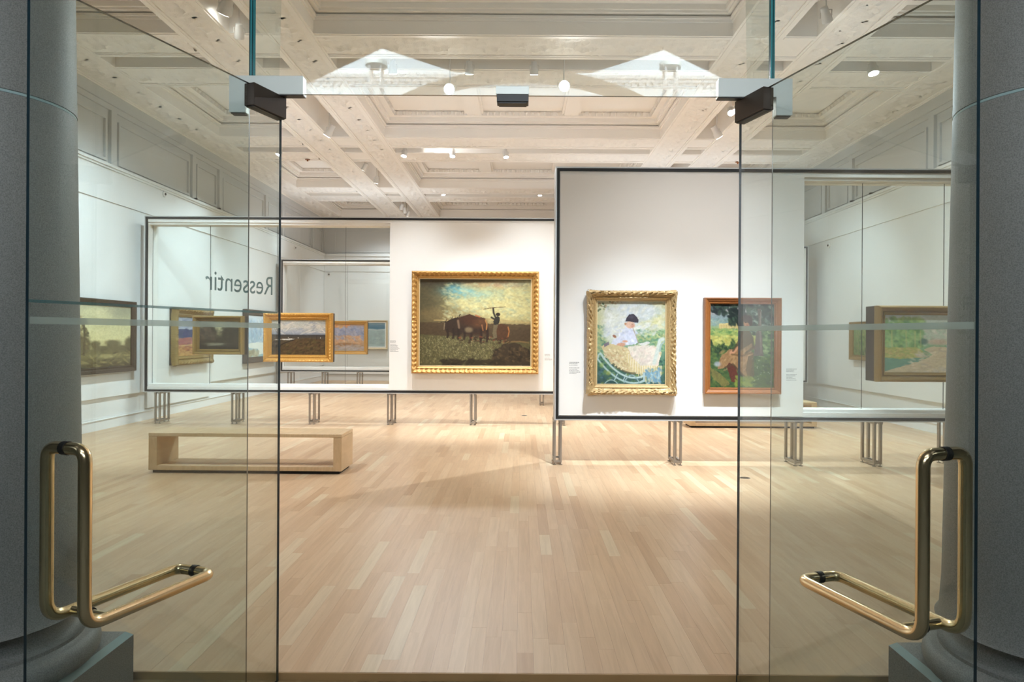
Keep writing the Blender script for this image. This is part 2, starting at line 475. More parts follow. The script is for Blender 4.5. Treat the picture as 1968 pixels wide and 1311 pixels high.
# ---- coffered ceiling
XH = [(-5.58, -4.20), (-3.56, -3.18), (-2.54, 2.54), (3.18, 3.56), (4.20, 5.58)]      # openings across
YH = [(4.70, 5.04), (5.77, 8.27), (9.00, 9.34), (10.07, 12.57), (13.30, 13.64), (14.37, 16.87), (17.60, 17.94), (18.67, 21.05)]
XS = [(-WX, -5.58), (-4.20, -3.56), (-3.18, -2.54), (2.54, 3.18), (3.56, 4.20), (5.58, WX)]
YS = [(YF, 4.70)] + [(YH[i][1], YH[i + 1][0]) for i in range(len(YH) - 1)] + [(YH[-1][1], YB)]
TOP = CZ + 0.40
cm = MB(); cm.box(-WX - 0.3, WX + 0.3, YF - 0.1, YB + 0.3, TOP, TOP + 0.2)
ceiling = tag(cm.build('ceiling', M['ceiling']), kind='structure')
LIP = 0.105
def relief(s, t, per, amp):
    """scrolling leaf relief: s metres along, t in -1..1 across"""
    ph = 2 * np.pi * s / per
    c = 0.42 * np.sin(ph)
    vine = np.exp(-((t - c) / 0.16) ** 2)
    cx = np.cos(ph * 2) ; leaf = np.clip(np.cos(ph * 3 + 5.0 * t) * np.sin(ph * 2 - 4.2 * t) * 1.5, 0, 1) * (1 - np.abs(t)) ** 0.5
    edge = np.clip((np.abs(t) - 0.86) / 0.08, 0, 1)
    bead = 0.5 * (1 + np.cos(2 * np.pi * s / 0.11)) * np.exp(-((np.abs(t) - 0.82) / 0.07) ** 2)
    return amp * (0.75 * vine + 0.9 * leaf + 0.55 * bead) * (1 - edge)
def frieze(x0, x1, y0, y1, along, name='foliage_relief'):
    """modelled leaf band on the underside of a beam"""
    if along == 'y': L, Wd, a0, b0 = y1 - y0, x1 - x0, y0, x0
    else: L, Wd, a0, b0 = x1 - x0, y1 - y0, x0, y0
    ns, nt_ = max(4, int(L / 0.035)), 13
    s = np.linspace(0, L, ns); t = np.linspace(-1, 1, nt_)
    S, T = np.meshgrid(s, t, indexing='ij')
    H = relief(S + a0, T, 0.62, 0.034)
    A = a0 + S; B = b0 + (T + 1) / 2 * Wd
    P = np.stack([B, A, CZ - H] if along == 'y' else [A, B, CZ - H], -1)
    mb = MB(); mb.grid(P)
    return mb
for (a, b_) in XS:
    mb = MB(); mb.box(a, b_, YF, YB, CZ, TOP)
    edge = abs(a) > 6 or abs(b_) > 6
    ia = a if a <= -WX + 0.01 else a
    for (c, d) in ((a, a + LIP), (b_ - LIP, b_)):
        if (c <= -WX + 0.01) or (d >= WX - 0.01): continue
        mb.box(c, d, YF, YB, CZ - 0.016, CZ); mb.box(c + 0.03 if c > 0 or True else c, d - 0.03, YF, YB, CZ - 0.024, CZ - 0.016)
    if edge:
        s = 1 if a > 0 else -1
        mb.box(s * (WX - 0.10), s * WX, YF, YB, CZ - 0.018, CZ); mb.box(s * (WX - 0.075), s * WX, YF, YB, CZ - 0.035, CZ - 0.018)
    bo = mb.build('beam', M['ceiling'], ceiling)
    lo = a + (LIP if not (a <= -WX + .01) else 0.10); hi = b_ - (LIP if not (b_ >= WX - .01) else 0.10)
    tag(frieze(lo, hi, YF, YB, 'y').build('foliage_relief', M['ceiling_relief'], bo, smooth=True), kind='stuff')
for (x0, x1) in XH:
    for n_, (a, b_) in enumerate(YS):
        mb = MB(); mb.box(x0, x1, a, b_, CZ + 0.001, TOP)
        for (c, d) in ((a, a + LIP), (b_ - LIP, b_)):
            mb.box(x0, x1, c, d, CZ - 0.015, CZ + 0.001); mb.box(x0, x1, c + 0.03, d - 0.03, CZ - 0.023, CZ - 0.015)
        bo = mb.build('cross_beam', M['ceiling'], ceiling)
        if x1 - x0 > 1:
            tag(frieze(x0, x1, a + LIP, b_ - LIP, 'x').build('foliage_relief', M['ceiling_relief'], bo, smooth=True), kind='stuff')
# coffer interiors: stepped mouldings, egg-and-dart, inner panels and ribs
def egg_row(mb, p0, p1, inward, z, pitch=0.115, r=0.04):
    p0, p1 = Vector(p0), Vector(p1); L = (p1 - p0).length; n = int(L / pitch); d = (p1 - p0) / max(n, 1)
    inw = Vector(inward); al = d.normalized()
    for k in range(n):
        c = p0 + d * (k + 0.5)
        i = len(mb.v)
        # a drop: pointed below, round above, bulging inward
        ring = []
        for (u, w, q) in ((-0.8, 0.55, 0.15), (0, 1.0, 0.2), (0.8, 0.55, 0.15), (0.55, -0.6, 0.1), (0, -1.05, 0.05), (-0.55, -0.6, 0.1)):
            ring.append(c + al * (u * r) + Vector((0, 0, z + w * r)) + inw * (q * r))
        mb.v += [tuple(v) for v in ring] + [tuple(c + Vector((0, 0, z + 0.1 * r)) + inw * (r * 0.95))]
        for j in range(6):
            mb.f.append((i + j, i + (j + 1) % 6, i + 6)); mb.m.append(0)
for (x0, x1) in (XH[0], XH[2], XH[4]):
    for (a, b_) in (YH[1], YH[3], YH[5], YH[7]):
        mb = MB()
        def ringbox(ins, wd, z0, z1):
            X0, X1, A, B = x0 + ins, x1 - ins, a + ins, b_ - ins
            mb.box(X0, X1, A, A + wd, z0, z1); mb.box(X0, X1, B - wd, B, z0, z1)
            mb.box(X0, X0 + wd, A + wd, B - wd, z0, z1); mb.box(X1 - wd, X1, A + wd, B - wd, z0, z1)
        ringbox(0, 0.022, CZ + 0.145, CZ + 0.175)
        ringbox(0, 0.045, CZ + 0.175, CZ + 0.20)
        ringbox(0, 0.09, CZ + 0.225, CZ + 0.25)
        ringbox(0, 0.12, CZ + 0.25, TOP - 0.005)
        ringbox(0.12, 0.10, CZ + 0.315, TOP - 0.004)
        mo = mb.build('coffer_moulding', M['ceiling'], ceiling)
        eg = MB(); q = 0.22; z = CZ + 0.355
        egg_row(eg, (x0 + q, b_ - q, 0), (x1 - q, b_ - q, 0), (0, -1, 0), z)
        egg_row(eg, (x0 + q, a + q, 0), (x1 - q, a + q, 0), (0, 1, 0), z)
        egg_row(eg, (x0 + q, a + q, 0), (x0 + q, b_ - q, 0), (1, 0, 0), z)
        egg_row(eg, (x1 - q, a + q, 0), (x1 - q, b_ - q, 0), (-1, 0, 0), z)
        tag(eg.build('egg_and_dart', M['ceiling_relief'], mo, smooth=True), kind='stuff')
        if x1 - x0 > 3:
            for c in (-0.88, 0.88):
                rb = MB(); rb.box(c - 0.13, c + 0.13, a + 0.12, b_ - 0.12, TOP - 0.075, TOP - 0.003)
                for s in (-1, 1): rb.box(c + s * 0.13, c + s * 0.17, a + 0.12, b_ - 0.12, TOP - 0.05, TOP - 0.003)
                rb.build('coffer_rib', M['ceiling'], ceiling)

# ================================================================== THE FOYER (seen mirrored in the glass above the doors)
m = MB(); m.box(-5, 5, -5.6, 2.698, -0.2, -0.034)
tag(m.build('floor_foyer', M['foyer']), kind='structure')
for nme, bx in (('wall_foyer_left', (-5.3, -5.0, -5.6, 2.6, -0.2, 5.6)), ('wall_foyer_right', (5.0, 5.3, -5.6, 2.6, -0.2, 5.6)), ('wall_foyer_screen', (-5, 5, -5.62, -5.42, -0.2, 5.13))):
    tag(MB().box(*bx).build(nme, M['foyer']), kind='structure')  # back wall added, unseen, to cut off the lower hall's light and reflection
FZ = 5.10
poly = [(-5.0, 2.76), (-5.0, -6.0), (-4.4, -5.4), (-1.8, -3.0), (-0.95, -3.78), (0.95, -3.78), (1.8, -3.0), (4.4, -5.4), (5.0, -6.0), (5.0, 2.76)]
m = MB(); m.prism(poly[::-1], FZ, FZ + 0.5)
fc = tag(m.build('ceiling_foyer', M['foyer_ceiling']), kind='structure')
# beams of the foyer ceiling run on the diagonal
def inside(x, y):
    lim = -5.0
    for (ax, ay), (bx, by) in zip(poly[1:-2], poly[2:-1]):
        if ax <= x <= bx: lim = ay + (by - ay) * (x - ax) / (bx - ax) if bx > ax else lim
    return y > lim + 0.75 and y < 2.6 and abs(x) < 4.9
for k in range(-6, 7):
    for s in (-1, 1):
        pts = [(t, s * t + k * 1.75 - 1.5) for t in np.arange(-5, 5, 0.05)]
        ok = [p for p in pts if inside(*p)]
        if len(ok) < 8: continue
        (ax, ay), (bx, by) = ok[0], ok[-1]
        L = math.hypot(bx - ax, by - ay); an = math.atan2(by - ay, bx - ax)
        bm = MB(); bm.box(0, L, -0.2, 0.2, -0.12, 0); bm.box(0, L, -0.26, 0.26, -0.05, 0); bm.box(0, L, -0.08, 0.08, -0.15, -0.12)
        bm.xform(Matrix.Translation((ax, ay, FZ)) @ Matrix.Rotation(an, 4, 'Z'))
        bm.build('diagonal_beam', M['foyer_ceiling'], fc)
for nme, bx in (('wall_hall_left', (-7.9, -7.5, -10.0, -5.6, -0.2, 10.2)), ('wall_hall_right', (7.5, 7.9, -10.0, -5.6, -0.2, 10.2)), ('wall_hall_back', (-7.5, 7.5, -10.4, -10.0, -0.2, 10.2))):
    wh = tag(MB().box(*bx).build(nme, M['hall']), kind='structure')
k = MB(); k.box(-7.5, 7.5, -10.0, -9.9, 7.25, 7.32); k.box(-7.5, 7.5, -10.0, -9.85, 7.32, 7.4)
for i in range(90): k.box(-7.4 + i * 0.165, -7.32 + i * 0.165, -10.0, -9.93, 7.15, 7.25)
k.build('dentil_cornice', M['foyer_ceiling'], wh)
m = MB(); m.box(-7.9, 7.9, -10.4, -3.3, 10.0, 10.3); tag(m.build('ceiling_hall', M['hall']), kind='structure')
m = MB(); m.box(-7.5, 7.5, -10.0, -5.6, -0.2, -0.012); tag(m.build('floor_hall', M['foyer']), kind='structure')
# arch across the opening of the hall
am = MB(); ya, zt, Ra, wd = -6.6, 6.13, 5.0, 0.14
pr = []
for i in range(33):
    an = math.radians(90 + 46 * (i / 16 - 1))
    for rr, yy in ((Ra, ya), (Ra, ya - 0.35), (Ra + wd, ya - 0.35), (Ra + wd, ya)):
        pr.append((rr * math.cos(an), yy, zt + 0.14 - Ra - wd + rr * math.sin(an)))
P = np.array(pr).reshape(33, 4, 3); am.grid(P, wrap=True)
tag(am.build('trim_2', M['arch'], smooth=True), kind='structure')
# ================================================================== GLASS FRONT
def fillet(pts, r, n=7):
    """polyline with rounded corners"""
    P = [Vector(p) for p in pts]; out = [P[0]]
    for k in range(1, len(P) - 1):
        a, b, c = P[k - 1], P[k], P[k + 1]
        u = (a - b); w = (c - b)
        rr = min(r, u.length * 0.499, w.length * 0.499); u.normalize(); w.normalize()
        ang = u.angle(w); d = rr
        p0 = b + u * d; p1 = b + w * d
        for j in range(n + 1):
            t = j / n
            out.append(p0 * (1 - t) ** 2 * 1.0 + b * (2 * t * (1 - t)) + p1 * t ** 2)
    out.append(P[-1]); return out
def pane(mb, x0, x1, y0, y1, z0, z1, em=1):
    # big faces glass (0), narrow edge faces tinted (1 / 2)
    mb.box(x0, x1, y0, y1, z0, z1, mats=[em, em, 0, 0, em, em])
GT = 0.012
GY = 2.862
ZT = 2.445
win = thing('window_1', (-1.146, GY, 0), kind='structure', label='fixed left sidelight pane of the glass front', cat='window')
m = MB(); pane(m, -2.3, 0, -GT / 2, GT / 2, -0.032, 5.06); m.build('glass_pane', [M['glass'], M['edge_dark']], win)
win = thing('window_2', (1.048, GY, 0), kind='structure', label='fixed right sidelight pane of the glass front', cat='window')
m = MB(); pane(m, 0, 2.3, -GT / 2, GT / 2, -0.032, 5.06); m.build('glass_pane', [M['glass'], M['edge_dark']], win)
win3 = thing('window_3', (-0.05, GY, ZT), kind='structure', label='wide fixed transom pane above the two open doors', cat='window')
m = MB(); pane(m, -1.085, 1.085, -GT / 2, GT / 2, 0, 5.06 - ZT); m.build('glass_pane', [M['glass'], M['edge_dark']], win3)
# corner patch fittings joining transom and sidelights, door stop, glass fins
for s in (-1, 1):
    m = MB()
    xi = s * 0.865; xo = s * 1.105
    m.cbox(min(xi, xo), max(xi, xo), -0.022, 0.022, -0.006, 0.072, 0.002)
    xo2 = s * 1.172
    m.cbox(min(xo, xo2), max(xo, xo2), -0.022, 0.022, -0.082, 0.072, 0.002)
    pf = m.build('patch_fitting', M['fit'], win3)
    m = MB(); m.box(min(xi, s * 1.10), max(xi, s * 1.10), -0.018, 0.018, -0.0095, -0.0055); m.box(s * 1.11, s * 1.166, -0.018, 0.018, -0.0855, -0.0815)
    m.build('gasket', M['black'], pf)
m = MB(); m.cbox(-0.062, 0.076, -0.02, 0.02, 0.0, 0.035, 0.002); ds = m.build('door_stop', M['fit'], win3)
m = MB(); m.cbox(-0.058, 0.074, -0.026, 0.03, -0.034, -0.0005, 0.003); m.box(-0.05, 0.066, -0.022, 0.026, -0.038, -0.034); m.build('stop_block', M['black'], ds)
for s, x in ((-1, -1.137), (1, 1.046)):
    f = MB()
    t = 0.0125; y0 = GY + 0.008; zb = ZT + 0.076
    P = [(y0, zb), (y0 + 0.275, zb), (y0 + 0.43, 5.06), (y0, 5.06)]
    v = [(x - t, y, z) for y, z in P] + [(x + t, y, z) for y, z in P]
    f.v = v; f.f = [(0, 1, 2, 3), (7, 6, 5, 4), (0, 4, 5, 1), (1, 5, 6, 2), (2, 6, 7, 3), (3, 7, 4, 0)]; f.m = [0, 0, 0, 0, 0, 1]
    fo = f.build('glass_fin', [M['glass'], M['edge']])
    tag(fo, 'tapered glass fin bracing the %s end of the transom' % ('left' if s < 0 else 'right'), 'glass fin', 'glass fins above the doors')

def door(name, H, u, w, label, text=None, teal=False, tv=0.93, th_=0.44, ztop=1.10, s=1):
    """an opened glass leaf: local x runs from the hinge edge to the free edge, local y points to the side away from the walk-through"""
    rz = math.atan2(u[1], u[0])
    d = thing(name, (H[0], H[1], 0), rz, label=label, cat='door', kind='structure')
    m = MB(); pane(m, 0, w, -GT / 2, GT / 2, -0.028, 2.437); m.build('glass_pane', [M['glass'], M['edge_dark']], d)
    m = MB(); m.cbox(-0.006, 0.185, -0.024, 0.024, 2.350, 2.441, 0.002); pf = m.build('patch_fitting', M['bronze'], d)
    tag(pf, 'dark bronze patch fitting at the top hinge corner')
    m = MB(); m.box(-0.002, 0.18, -0.019, 0.019, 2.3465, 2.350); m.build('gasket', M['black'], pf)
    m = MB()
    for q in (-1, 1): m.box(0.003, w - 0.003, q * (GT / 2 + 0.0002), q * (GT / 2 + 0.0007), 1.4655, 1.4855)
    m.build('frosted_band', M['frost'], d)
    if teal:
        m = MB(); m.box(0.003, w - 0.003, s * (GT / 2 + 0.0002), s * (GT / 2 + 0.0007), 1.526, 1.5345)
        m.build('teal_line', M['frost_teal'], d)
    # brass L-shaped pulls, one each side, joined through the glass
    dd, rr, zb = 0.079, 0.0185, 0.582
    m = MB()
    for q in (-1, 1):
        pts = [(tv, 0, ztop), (tv, q * dd, ztop), (tv, q * dd, zb), (th_, q * dd, zb), (th_, 0, zb)]
        arc = fillet(pts, 0.062, 8)
        m.tube(arc, rr, 18)
        m.tube([(tv - 0.075, q * dd, zb), (tv - 0.075, 0, zb)], rr * 0.85, 14)
    ph = m.build('pull_handle', M['brass'], d, smooth=True)
    m = MB()
    for (x, z) in ((tv, ztop), (th_, zb), (tv - 0.075, zb)):
        m.tube([(x, -0.0105, z), (x, 0.0105, z)], rr * 1.12, 16)
    m.build('gasket', M['black'], ph, smooth=True)
    if text:
        c = bpy.data.curves.new('lettering', 'FONT'); c.body = text; c.size = 0.1; c.extrude = 0.0004; c.resolution_u = 4
        to = bpy.data.objects.new('lettering_source', c); COL.objects.link(to)
        dg = bpy.context.evaluated_depsgraph_get(); dg.update()
        me = bpy.data.meshes.new_from_object(to.evaluated_get(dg)); bpy.data.objects.remove(to)
        xs = np.empty(len(me.vertices) * 3); me.vertices.foreach_get('co', xs); xs = xs.reshape(-1, 3)
        wx = xs[:, 0].max() - xs[:, 0].min(); hz = xs[:, 1].max() - 0
        xs[:, 0] = (xs[:, 0] - xs[:, 0].min()) * 0.362 / wx
        xs[:, 1] *= 0.075 / hz
        q = np.stack([xs[:, 0] + 0.036, s * (GT / 2 + 0.0008) + xs[:, 2] * 0.3, xs[:, 1] + 1.604], 1)
        me.vertices.foreach_set('co', q.ravel()); me.materials.clear(); me.materials.append(M['vinyl']); me.update()
        o = bpy.data.objects.new('lettering', me); COL.objects.link(o); o.parent = d
        tag(o, 'grey-green lettering reading Ressentir, seen from behind')
    return d
hL = (-1.025, 2.89); uL = (-0.3417, -0.9397)
hR = (0.927, 2.905); uR = (0.295, -0.9555)
# local +y = (-uy, ux): for the left leaf it points to +x?  (0.9397,-0.3417) = the viewer's side, so the letters go on local -y
door('door_1', hL, uL, 1.045, 'left glass door leaf swung open, lettering and teal line on it', text='Ressentir', teal=True, tv=0.93, th_=0.445, ztop=1.100, s=-1)
door('door_2', hR, uR, 1.085, 'right glass door leaf swung open, single frosted band and no lettering', tv=0.987, th_=0.485, ztop=1.108, s=1)

# ================================================================== GRANITE COLUMNS
def column(x, y, r, sgn, label, far):
    t = thing('granite_column', (x, y, 0), label=label, cat='column', group='granite columns flanking the glass doors')
    a = r * 1.2
    m = MB()
    zt = 0.205; c = 0.022
    m.box(-a, a, -a, a, -0.033, zt - c)
    pts = [(-a, -a), (a, -a), (a, a), (-a, a)]; b = a - c
    i = len(m.v)
    m.v += [(px, py, zt - c) for px, py in pts] + [(-b, -b, zt), (b, -b, zt), (b, b, zt), (-b, b, zt)]
    for j in range(4):
        m.f.append((i + j, i + (j + 1) % 4, i + 4 + (j + 1) % 4, i + 4 + j)); m.m.append(1)  # chamfer faces take the painted highlight colour
    m.f.append((i + 4, i + 5, i + 6, i + 7)); m.m.append(0)
    m.build('plinth', [M['granite'], M['joint_glint']], t)
    pr = []
    for k in range(13):
        q = -math.pi / 2 + math.pi * k / 12
        pr.append((r * 1.11 + 0.045 * math.cos(q), zt + 0.05 + 0.05 * math.sin(q)))
    pr += [(r * 1.09, zt + 0.105), (r * 1.09, zt + 0.118)]
    for k in range(9):
        q = math.pi * 0.5 * k / 8
        pr.append((r * 1.075 - 0.045 * math.sin(q), zt + 0.118 + 0.06 * (1 - math.cos(q))))
    pr += [(r * 1.045, zt + 0.19), (r * 1.045, zt + 0.205)]
    m = MB(); m.lathe([(0.02, zt)] + pr + [(0.02, zt + 0.206)], 0, 0, 72); m.build('base_moulding', M['granite'], t, smooth=True)
    rad = lambda z: r + (1.44 - z) * 0.016
    z0 = zt + 0.205
    zj = 2.262
    for n_, (za, zb_) in enumerate(((z0, zj - 0.006), (zj + 0.006, 5.06))):
        zs = np.linspace(za, zb_, 14)
        pr = [(rad(z), z) for z in zs]
        if n_ == 0: pr = [(rad(z0) + 0.02, z0), (rad(z0) + 0.006, z0 + 0.02)] + pr[1:]
        m = MB(); m.lathe(pr, 0, 0, 96); m.build('shaft', M['granite'], t, smooth=True)
    m = MB(); m.lathe([(rad(zj) - 0.004, zj - 0.006), (rad(zj) - 0.0015, zj - 0.004), (rad(zj) - 0.0015, zj + 0.004), (rad(zj) - 0.004, zj + 0.006)], 0, 0, 96)
    m.build('joint_glint', M['joint_glint'], t, smooth=True)
rl = 0.292
column(-1.612 - 1.2 * rl, 2.85 - 1.2 * rl, rl, -1, 'round grey granite column behind the left open glass door', 2.85)
rr_ = 0.300
column(1.508 + 1.2 * rr_, 2.79 - 1.2 * rr_, rr_, 1, 'round grey granite column behind the right open glass door', 2.79)

# ================================================================== DISPLAY PARTITIONS
Z0, Z1 = 0.500, 3.325
def partition(label, x0, x1, yf, dep, secs, legs):
    t = thing('display_partition', ((x0 + x1) / 2, yf, 0), label=label, cat='partition', group='framed exhibition partitions on steel legs')
    ox = (x0 + x1) / 2
    L = lambda x: x - ox
    m = MB(); a, b = L(x0), L(x1); wb = 0.014
    m.box(a, b, 0, dep, Z1 - wb, Z1); m.box(a, b, 0, dep, Z0, Z0 + wb)
    m.box(a, a + wb, 0, dep, Z0 + wb, Z1 - wb); m.box(b - wb, b, 0, dep, Z0 + wb, Z1 - wb)
    m.build('frame', M['alu'], t)
    m = MB(); g0, g1 = wb, wb + 0.032; y0, y1 = 0.003, 0.03
    m.box(a + g0, b - g0, y0, y1, Z1 - g1, Z1 - g0); m.box(a + g0, b - g0, y0, y1, Z0 + g0, Z0 + g1)
    m.box(a + g0, a + g1, y0, y1, Z0 + g1, Z1 - g1); m.box(b - g1, b - g0, y0, y1, Z0 + g1, Z1 - g1)
    m.build('gasket', M['black'], t)
    m = MB(); y0, y1 = 0.0305, dep - 0.004
    m.box(a + g0, b - g0, y0, y1, Z1 - g1, Z1 - g0); m.box(a + g0, b - g0, y0, y1, Z0 + g0, Z0 + g1)
    m.box(a + g0, a + g1, y0, y1, Z0 + g1, Z1 - g1); m.box(b - g1, b - g0, y0, y1, Z0 + g1, Z1 - g1)
    m.build('inner_frame', M['panel'], t)
    zl, zh = Z0 + g1, Z1 - g1
    for kind, xa, xb in secs:
        xa, xb = max(L(xa), a + g1), min(L(xb), b - g1)
        if kind == 'panel':
            m = MB(); m.cbox(xa + 0.006, xb, 0.010, dep - 0.01, zl + 0.006, zh - 0.03, 0.004)
            m.box(xa, xb, 0.016, dep - 0.012, zh - 0.03, zh); m.box(xa, xa + 0.006, 0.016, dep - 0.012, zl, zh - 0.03); m.box(xa + 0.006, xb, 0.016, dep - 0.012, zl, zl + 0.006)
            m.build('white_panel', M['panel'], t)
        else:
            m = MB()
            for (z_a, z_b, q) in ((zl, zl + 0.05, 0.02), (zl + 0.05, zl + 0.085, 0.05), (zh - 0.05, zh, 0.02), (zh - 0.085, zh - 0.05, 0.05)):
                m.box(xa, xb, q, dep - q, z_a, z_b)
            m.build('inner_rail', M['panel'], t)
            cuts = kind[1:] if isinstance(kind, tuple) else ()
            cs = [xa] + [L(c) for c in cuts] + [xb]
            for p, q in zip(cs[:-1], cs[1:]):
                m = MB(); pane(m, p + 0.002, q - 0.002, dep * 0.5 - 0.005, dep * 0.5 + 0.005, zl + 0.085, zh - 0.085)
                m.build('glass_pane', [M['glass_clear'], M['edge_dark']], t)
    for lx in legs:
        m = MB(); c = L(lx)
        for s in (-0.034, 0.034):
            x = c + s
            m.box(x - 0.011, x + 0.011, 0.012, 0.052, 0.028, Z0); m.box(x - 0.011, x + 0.011, dep - 0.052, dep - 0.012, 0.028, Z0)
            m.box(x - 0.011, x + 0.011, 0.052, dep - 0.052, 0.028, 0.058)
            m.box(x - 0.014, x + 0.014, 0.005, dep - 0.005, Z0 - 0.025, Z0 - 0.001)
        m.box(c - 0.023, c + 0.023, 0.02, 0.044, 0.03, 0.05); m.box(c - 0.023, c + 0.023, dep - 0.044, dep - 0.02, 0.03, 0.05)
        lo = m.build('leg', M['leg'], t)
        m = MB()
        for s in (-0.034, 0.034):
            for y in (0.032, dep - 0.032): m.lathe([(0.02, 0.0006), (0.02, 0.008), (0.006, 0.010), (0.006, 0.029)], c + s, y, 12)
        m.build('levelling_foot', M['leg'], lo)
    return t
partition('nearer wide partition carrying two portrait paintings on white board, glazed at its right end', 0.372, 5.7, 7.60, 0.33,
          [('panel', 0.372, 3.145), (('glass', 3.87, 4.8), 3.145, 5.7)], (0.412, 1.752, 3.10, 3.985, 4.87))
partition('long partition behind the near bench, glazed on the left, oxen painting on its white board', -6.04, 0.76, 10.92, 0.34,
          [(('glass', -5.06, -3.97, -2.86), -6.04, -2.115), ('panel', -2.115, 0.76)], (-5.83, -4.60, -3.355, -2.10, -0.775, 0.66))
partition('partition deep in the room, only its right edge shows past the white board', 0.33, 5.91, 14.08, 0.33,
          [('panel', 0.33, 5.91)], (0.43, 1.75, 3.1, 4.4, 5.65))
partition('rearmost glazed partition on steel legs, seen through the glazed part of another', -6.04, -2.0, 17.1, 0.33,
          [(('glass', -4.4, -3.2), -6.04, -2.0)], (-5.82, -4.96, -4.08, -3.2, -2.3))

# ================================================================== BENCHES
def bench(x, y, rz, label):
    t = thing('wooden_bench', (x, y, 0), rz, label=label, cat='bench', group='box-shaped maple gallery benches')
    def wood(m, name, seed):
        o = m.build(name, M['bench'], t)
        at = o.data.attributes.new('tone', 'FLOAT', 'FACE'); at.data.foreach_set('value', [seed] * len(o.data.polygons)); return o
    Lh, D, H, b0 = 1.0, 0.44, 0.415, 0.032
    wood(MB().cbox(-Lh, Lh, 0, D, H - 0.036, H, 0.003), 'seat', 0.7)
    for s in (-1, 1):
        xa, xb = (s * Lh, s * (Lh - 0.085))
        wood(MB().cbox(min(xa, xb), max(xa, xb), 0.002, D - 0.002, b0, H - 0.037, 0.002), 'end_panel', 0.3 if s < 0 else 0.45)
    wood(MB().cbox(-Lh + 0.086, Lh - 0.086, 0.002, D - 0.002, b0, b0 + 0.045, 0.002), 'bottom_board', 0.55)
    MB().box(-Lh + 0.03, Lh - 0.03, 0.03, D - 0.03, 0.001, b0 - 0.001).build('recessed_plinth', M['dark'], t)
bench(-2.842, 7.03, R(-0.8), 'pale maple box bench with open middle, nearest the left door')
bench(3.665, 10.76, R(0), 'pale maple box bench standing behind the nearer partition')

# ================================================================== SPOTLIGHTS
def spot(pos, aim, label, group, power=0, cone=50, blend=0.5, color=NEUT, size=0.05, stem_to=None, lens=True, r=0.055, ln=0.17):
    pos = Vector(pos); aim = Vector(aim); d = (aim - pos).normalized()
    top = stem_to if stem_to else CZ + 0.385
    t = thing('track_spotlight', (pos.x, pos.y, top), label=label, cat='spotlight', group=group)
    o = Vector((0, 0, pos.z - top))
    m = MB(); m.box(-0.02, 0.02, -0.07, 0.07, -0.03, 0.0); m.tube([(0, 0, -0.03), tuple(o + Vector((0, 0, 0.02)))], 0.009, 8)
    # yoke arms either side of the can
    side = d.cross(Vector((0, 0, 1))); side = side.normalized() if side.length > 1e-3 else Vector((1, 0, 0))
    for s in (-1, 1):
        m.tube([tuple(o + Vector((0, 0, 0.07))), tuple(o + side * s * (r + 0.008) + Vector((0, 0, 0.05))), tuple(o + side * s * (r + 0.008) - Vector((0, 0, 0.01)))], 0.006, 6)
    m.build('mount', M['white_metal'], t)
    m = MB()
    pts = [o - d * ln * 0.6, o - d * ln * 0.58, o - d * ln * 0.1, o + d * ln * 0.02, o + d * ln * 0.40]
    m.tube([tuple(p) for p in pts], [r * 0.55, r * 0.7, r * 0.8, r, r * 1.05], 18)
    m.build('lamp_can', M['white_metal'], t, smooth=True)
    m = MB(); m.tube([tuple(o + d * (ln * 0.40)), tuple(o + d * (ln * 0.415))], r * 0.9, 18)
    m.build('lens', M['lens'], t)
    if power:
        l = bpy.data.lights.new('spot_lamp', 'SPOT'); l.energy = power * SPOT; l.spot_size = R(cone); l.spot_blend = blend; l.color = color; l.shadow_soft_size = size
        lo = bpy.data.objects.new('spot_lamp', l); COL.objects.link(lo); lo.parent = t
        lo.location = o + d * (ln * 0.47)
        lo.rotation_euler = d.to_track_quat('-Z', 'Y').to_euler()
G = 'track spotlights in the coffered ceiling'
# near the glass: two low pendants
F = 1050
spot((-0.98, 9.17, 4.74), (-1.2, 3.0, 3.2), 'round spotlight facing the doors, the left of the two seen through the transom', G, 650, 95, 1.0, WARM, r=0.075)
spot((0.55, 9.17, 4.79), (0.8, 3.0, 3.2), 'round spotlight facing the doors, the right of the two seen through the transom', G, 500, 95, 1.0, WARM, r=0.075)
spot((4.70, 9.17, 5.05), (4.9, 8.0, 0.2), 'spotlight glowing in a side slot above the right door glass', G, 900, 110, 0.9, NEUT, r=0.07)
spot((3.37, 10.75, 5.04), (1.0, 8.9, 0), 'bright spotlight just below the right corner fitting', G, 3000, 125, 0.6, NEUT, size=0.03)
spot((3.37, 11.05, 5.10), (2.6, 8.0, 1.5), 'spotlight tucked right up under the right corner fitting', G, 200, 60, 0.5, WARM)
spot((3.37, 11.85, 4.98), (6.2, 13.0, 1.0), 'white spotlight can throwing a bright cone towards the right wall', G, 907, 80, 0.8, COOL, r=0.07, ln=0.22)
# first cross slot in view
spot((-2.33, 13.47, 5.03), (-3.0, 12.0, 0), 'leftmost glowing spotlight of the middle cross slot', G, F, 140, 1.0, NEUT)
spot((-2.04, 13.47, 5.20), (-0.9, 13.5, 4.85), 'spotlight seen side-on, lighting the middle cross slot around it', G, 120, 80, 0.6, NEUT)
spot((-1.38, 13.47, 5.03), (-1.3, 12.2, 0), 'glowing spotlight at the centre of the middle cross slot', G, F, 140, 1.0, NEUT)
spot((-0.33, 13.47, 5.02), (0.3, 12.4, 0), 'rightmost glowing spotlight of the middle cross slot', G, F, 140, 1.0, NEUT)
spot((-4.79, 13.47, 5.04), (-6.2, 12.6, 1.2), 'spotlight on the hinge edge of the left door, high up', G, 635, 80, 0.8, COOL)
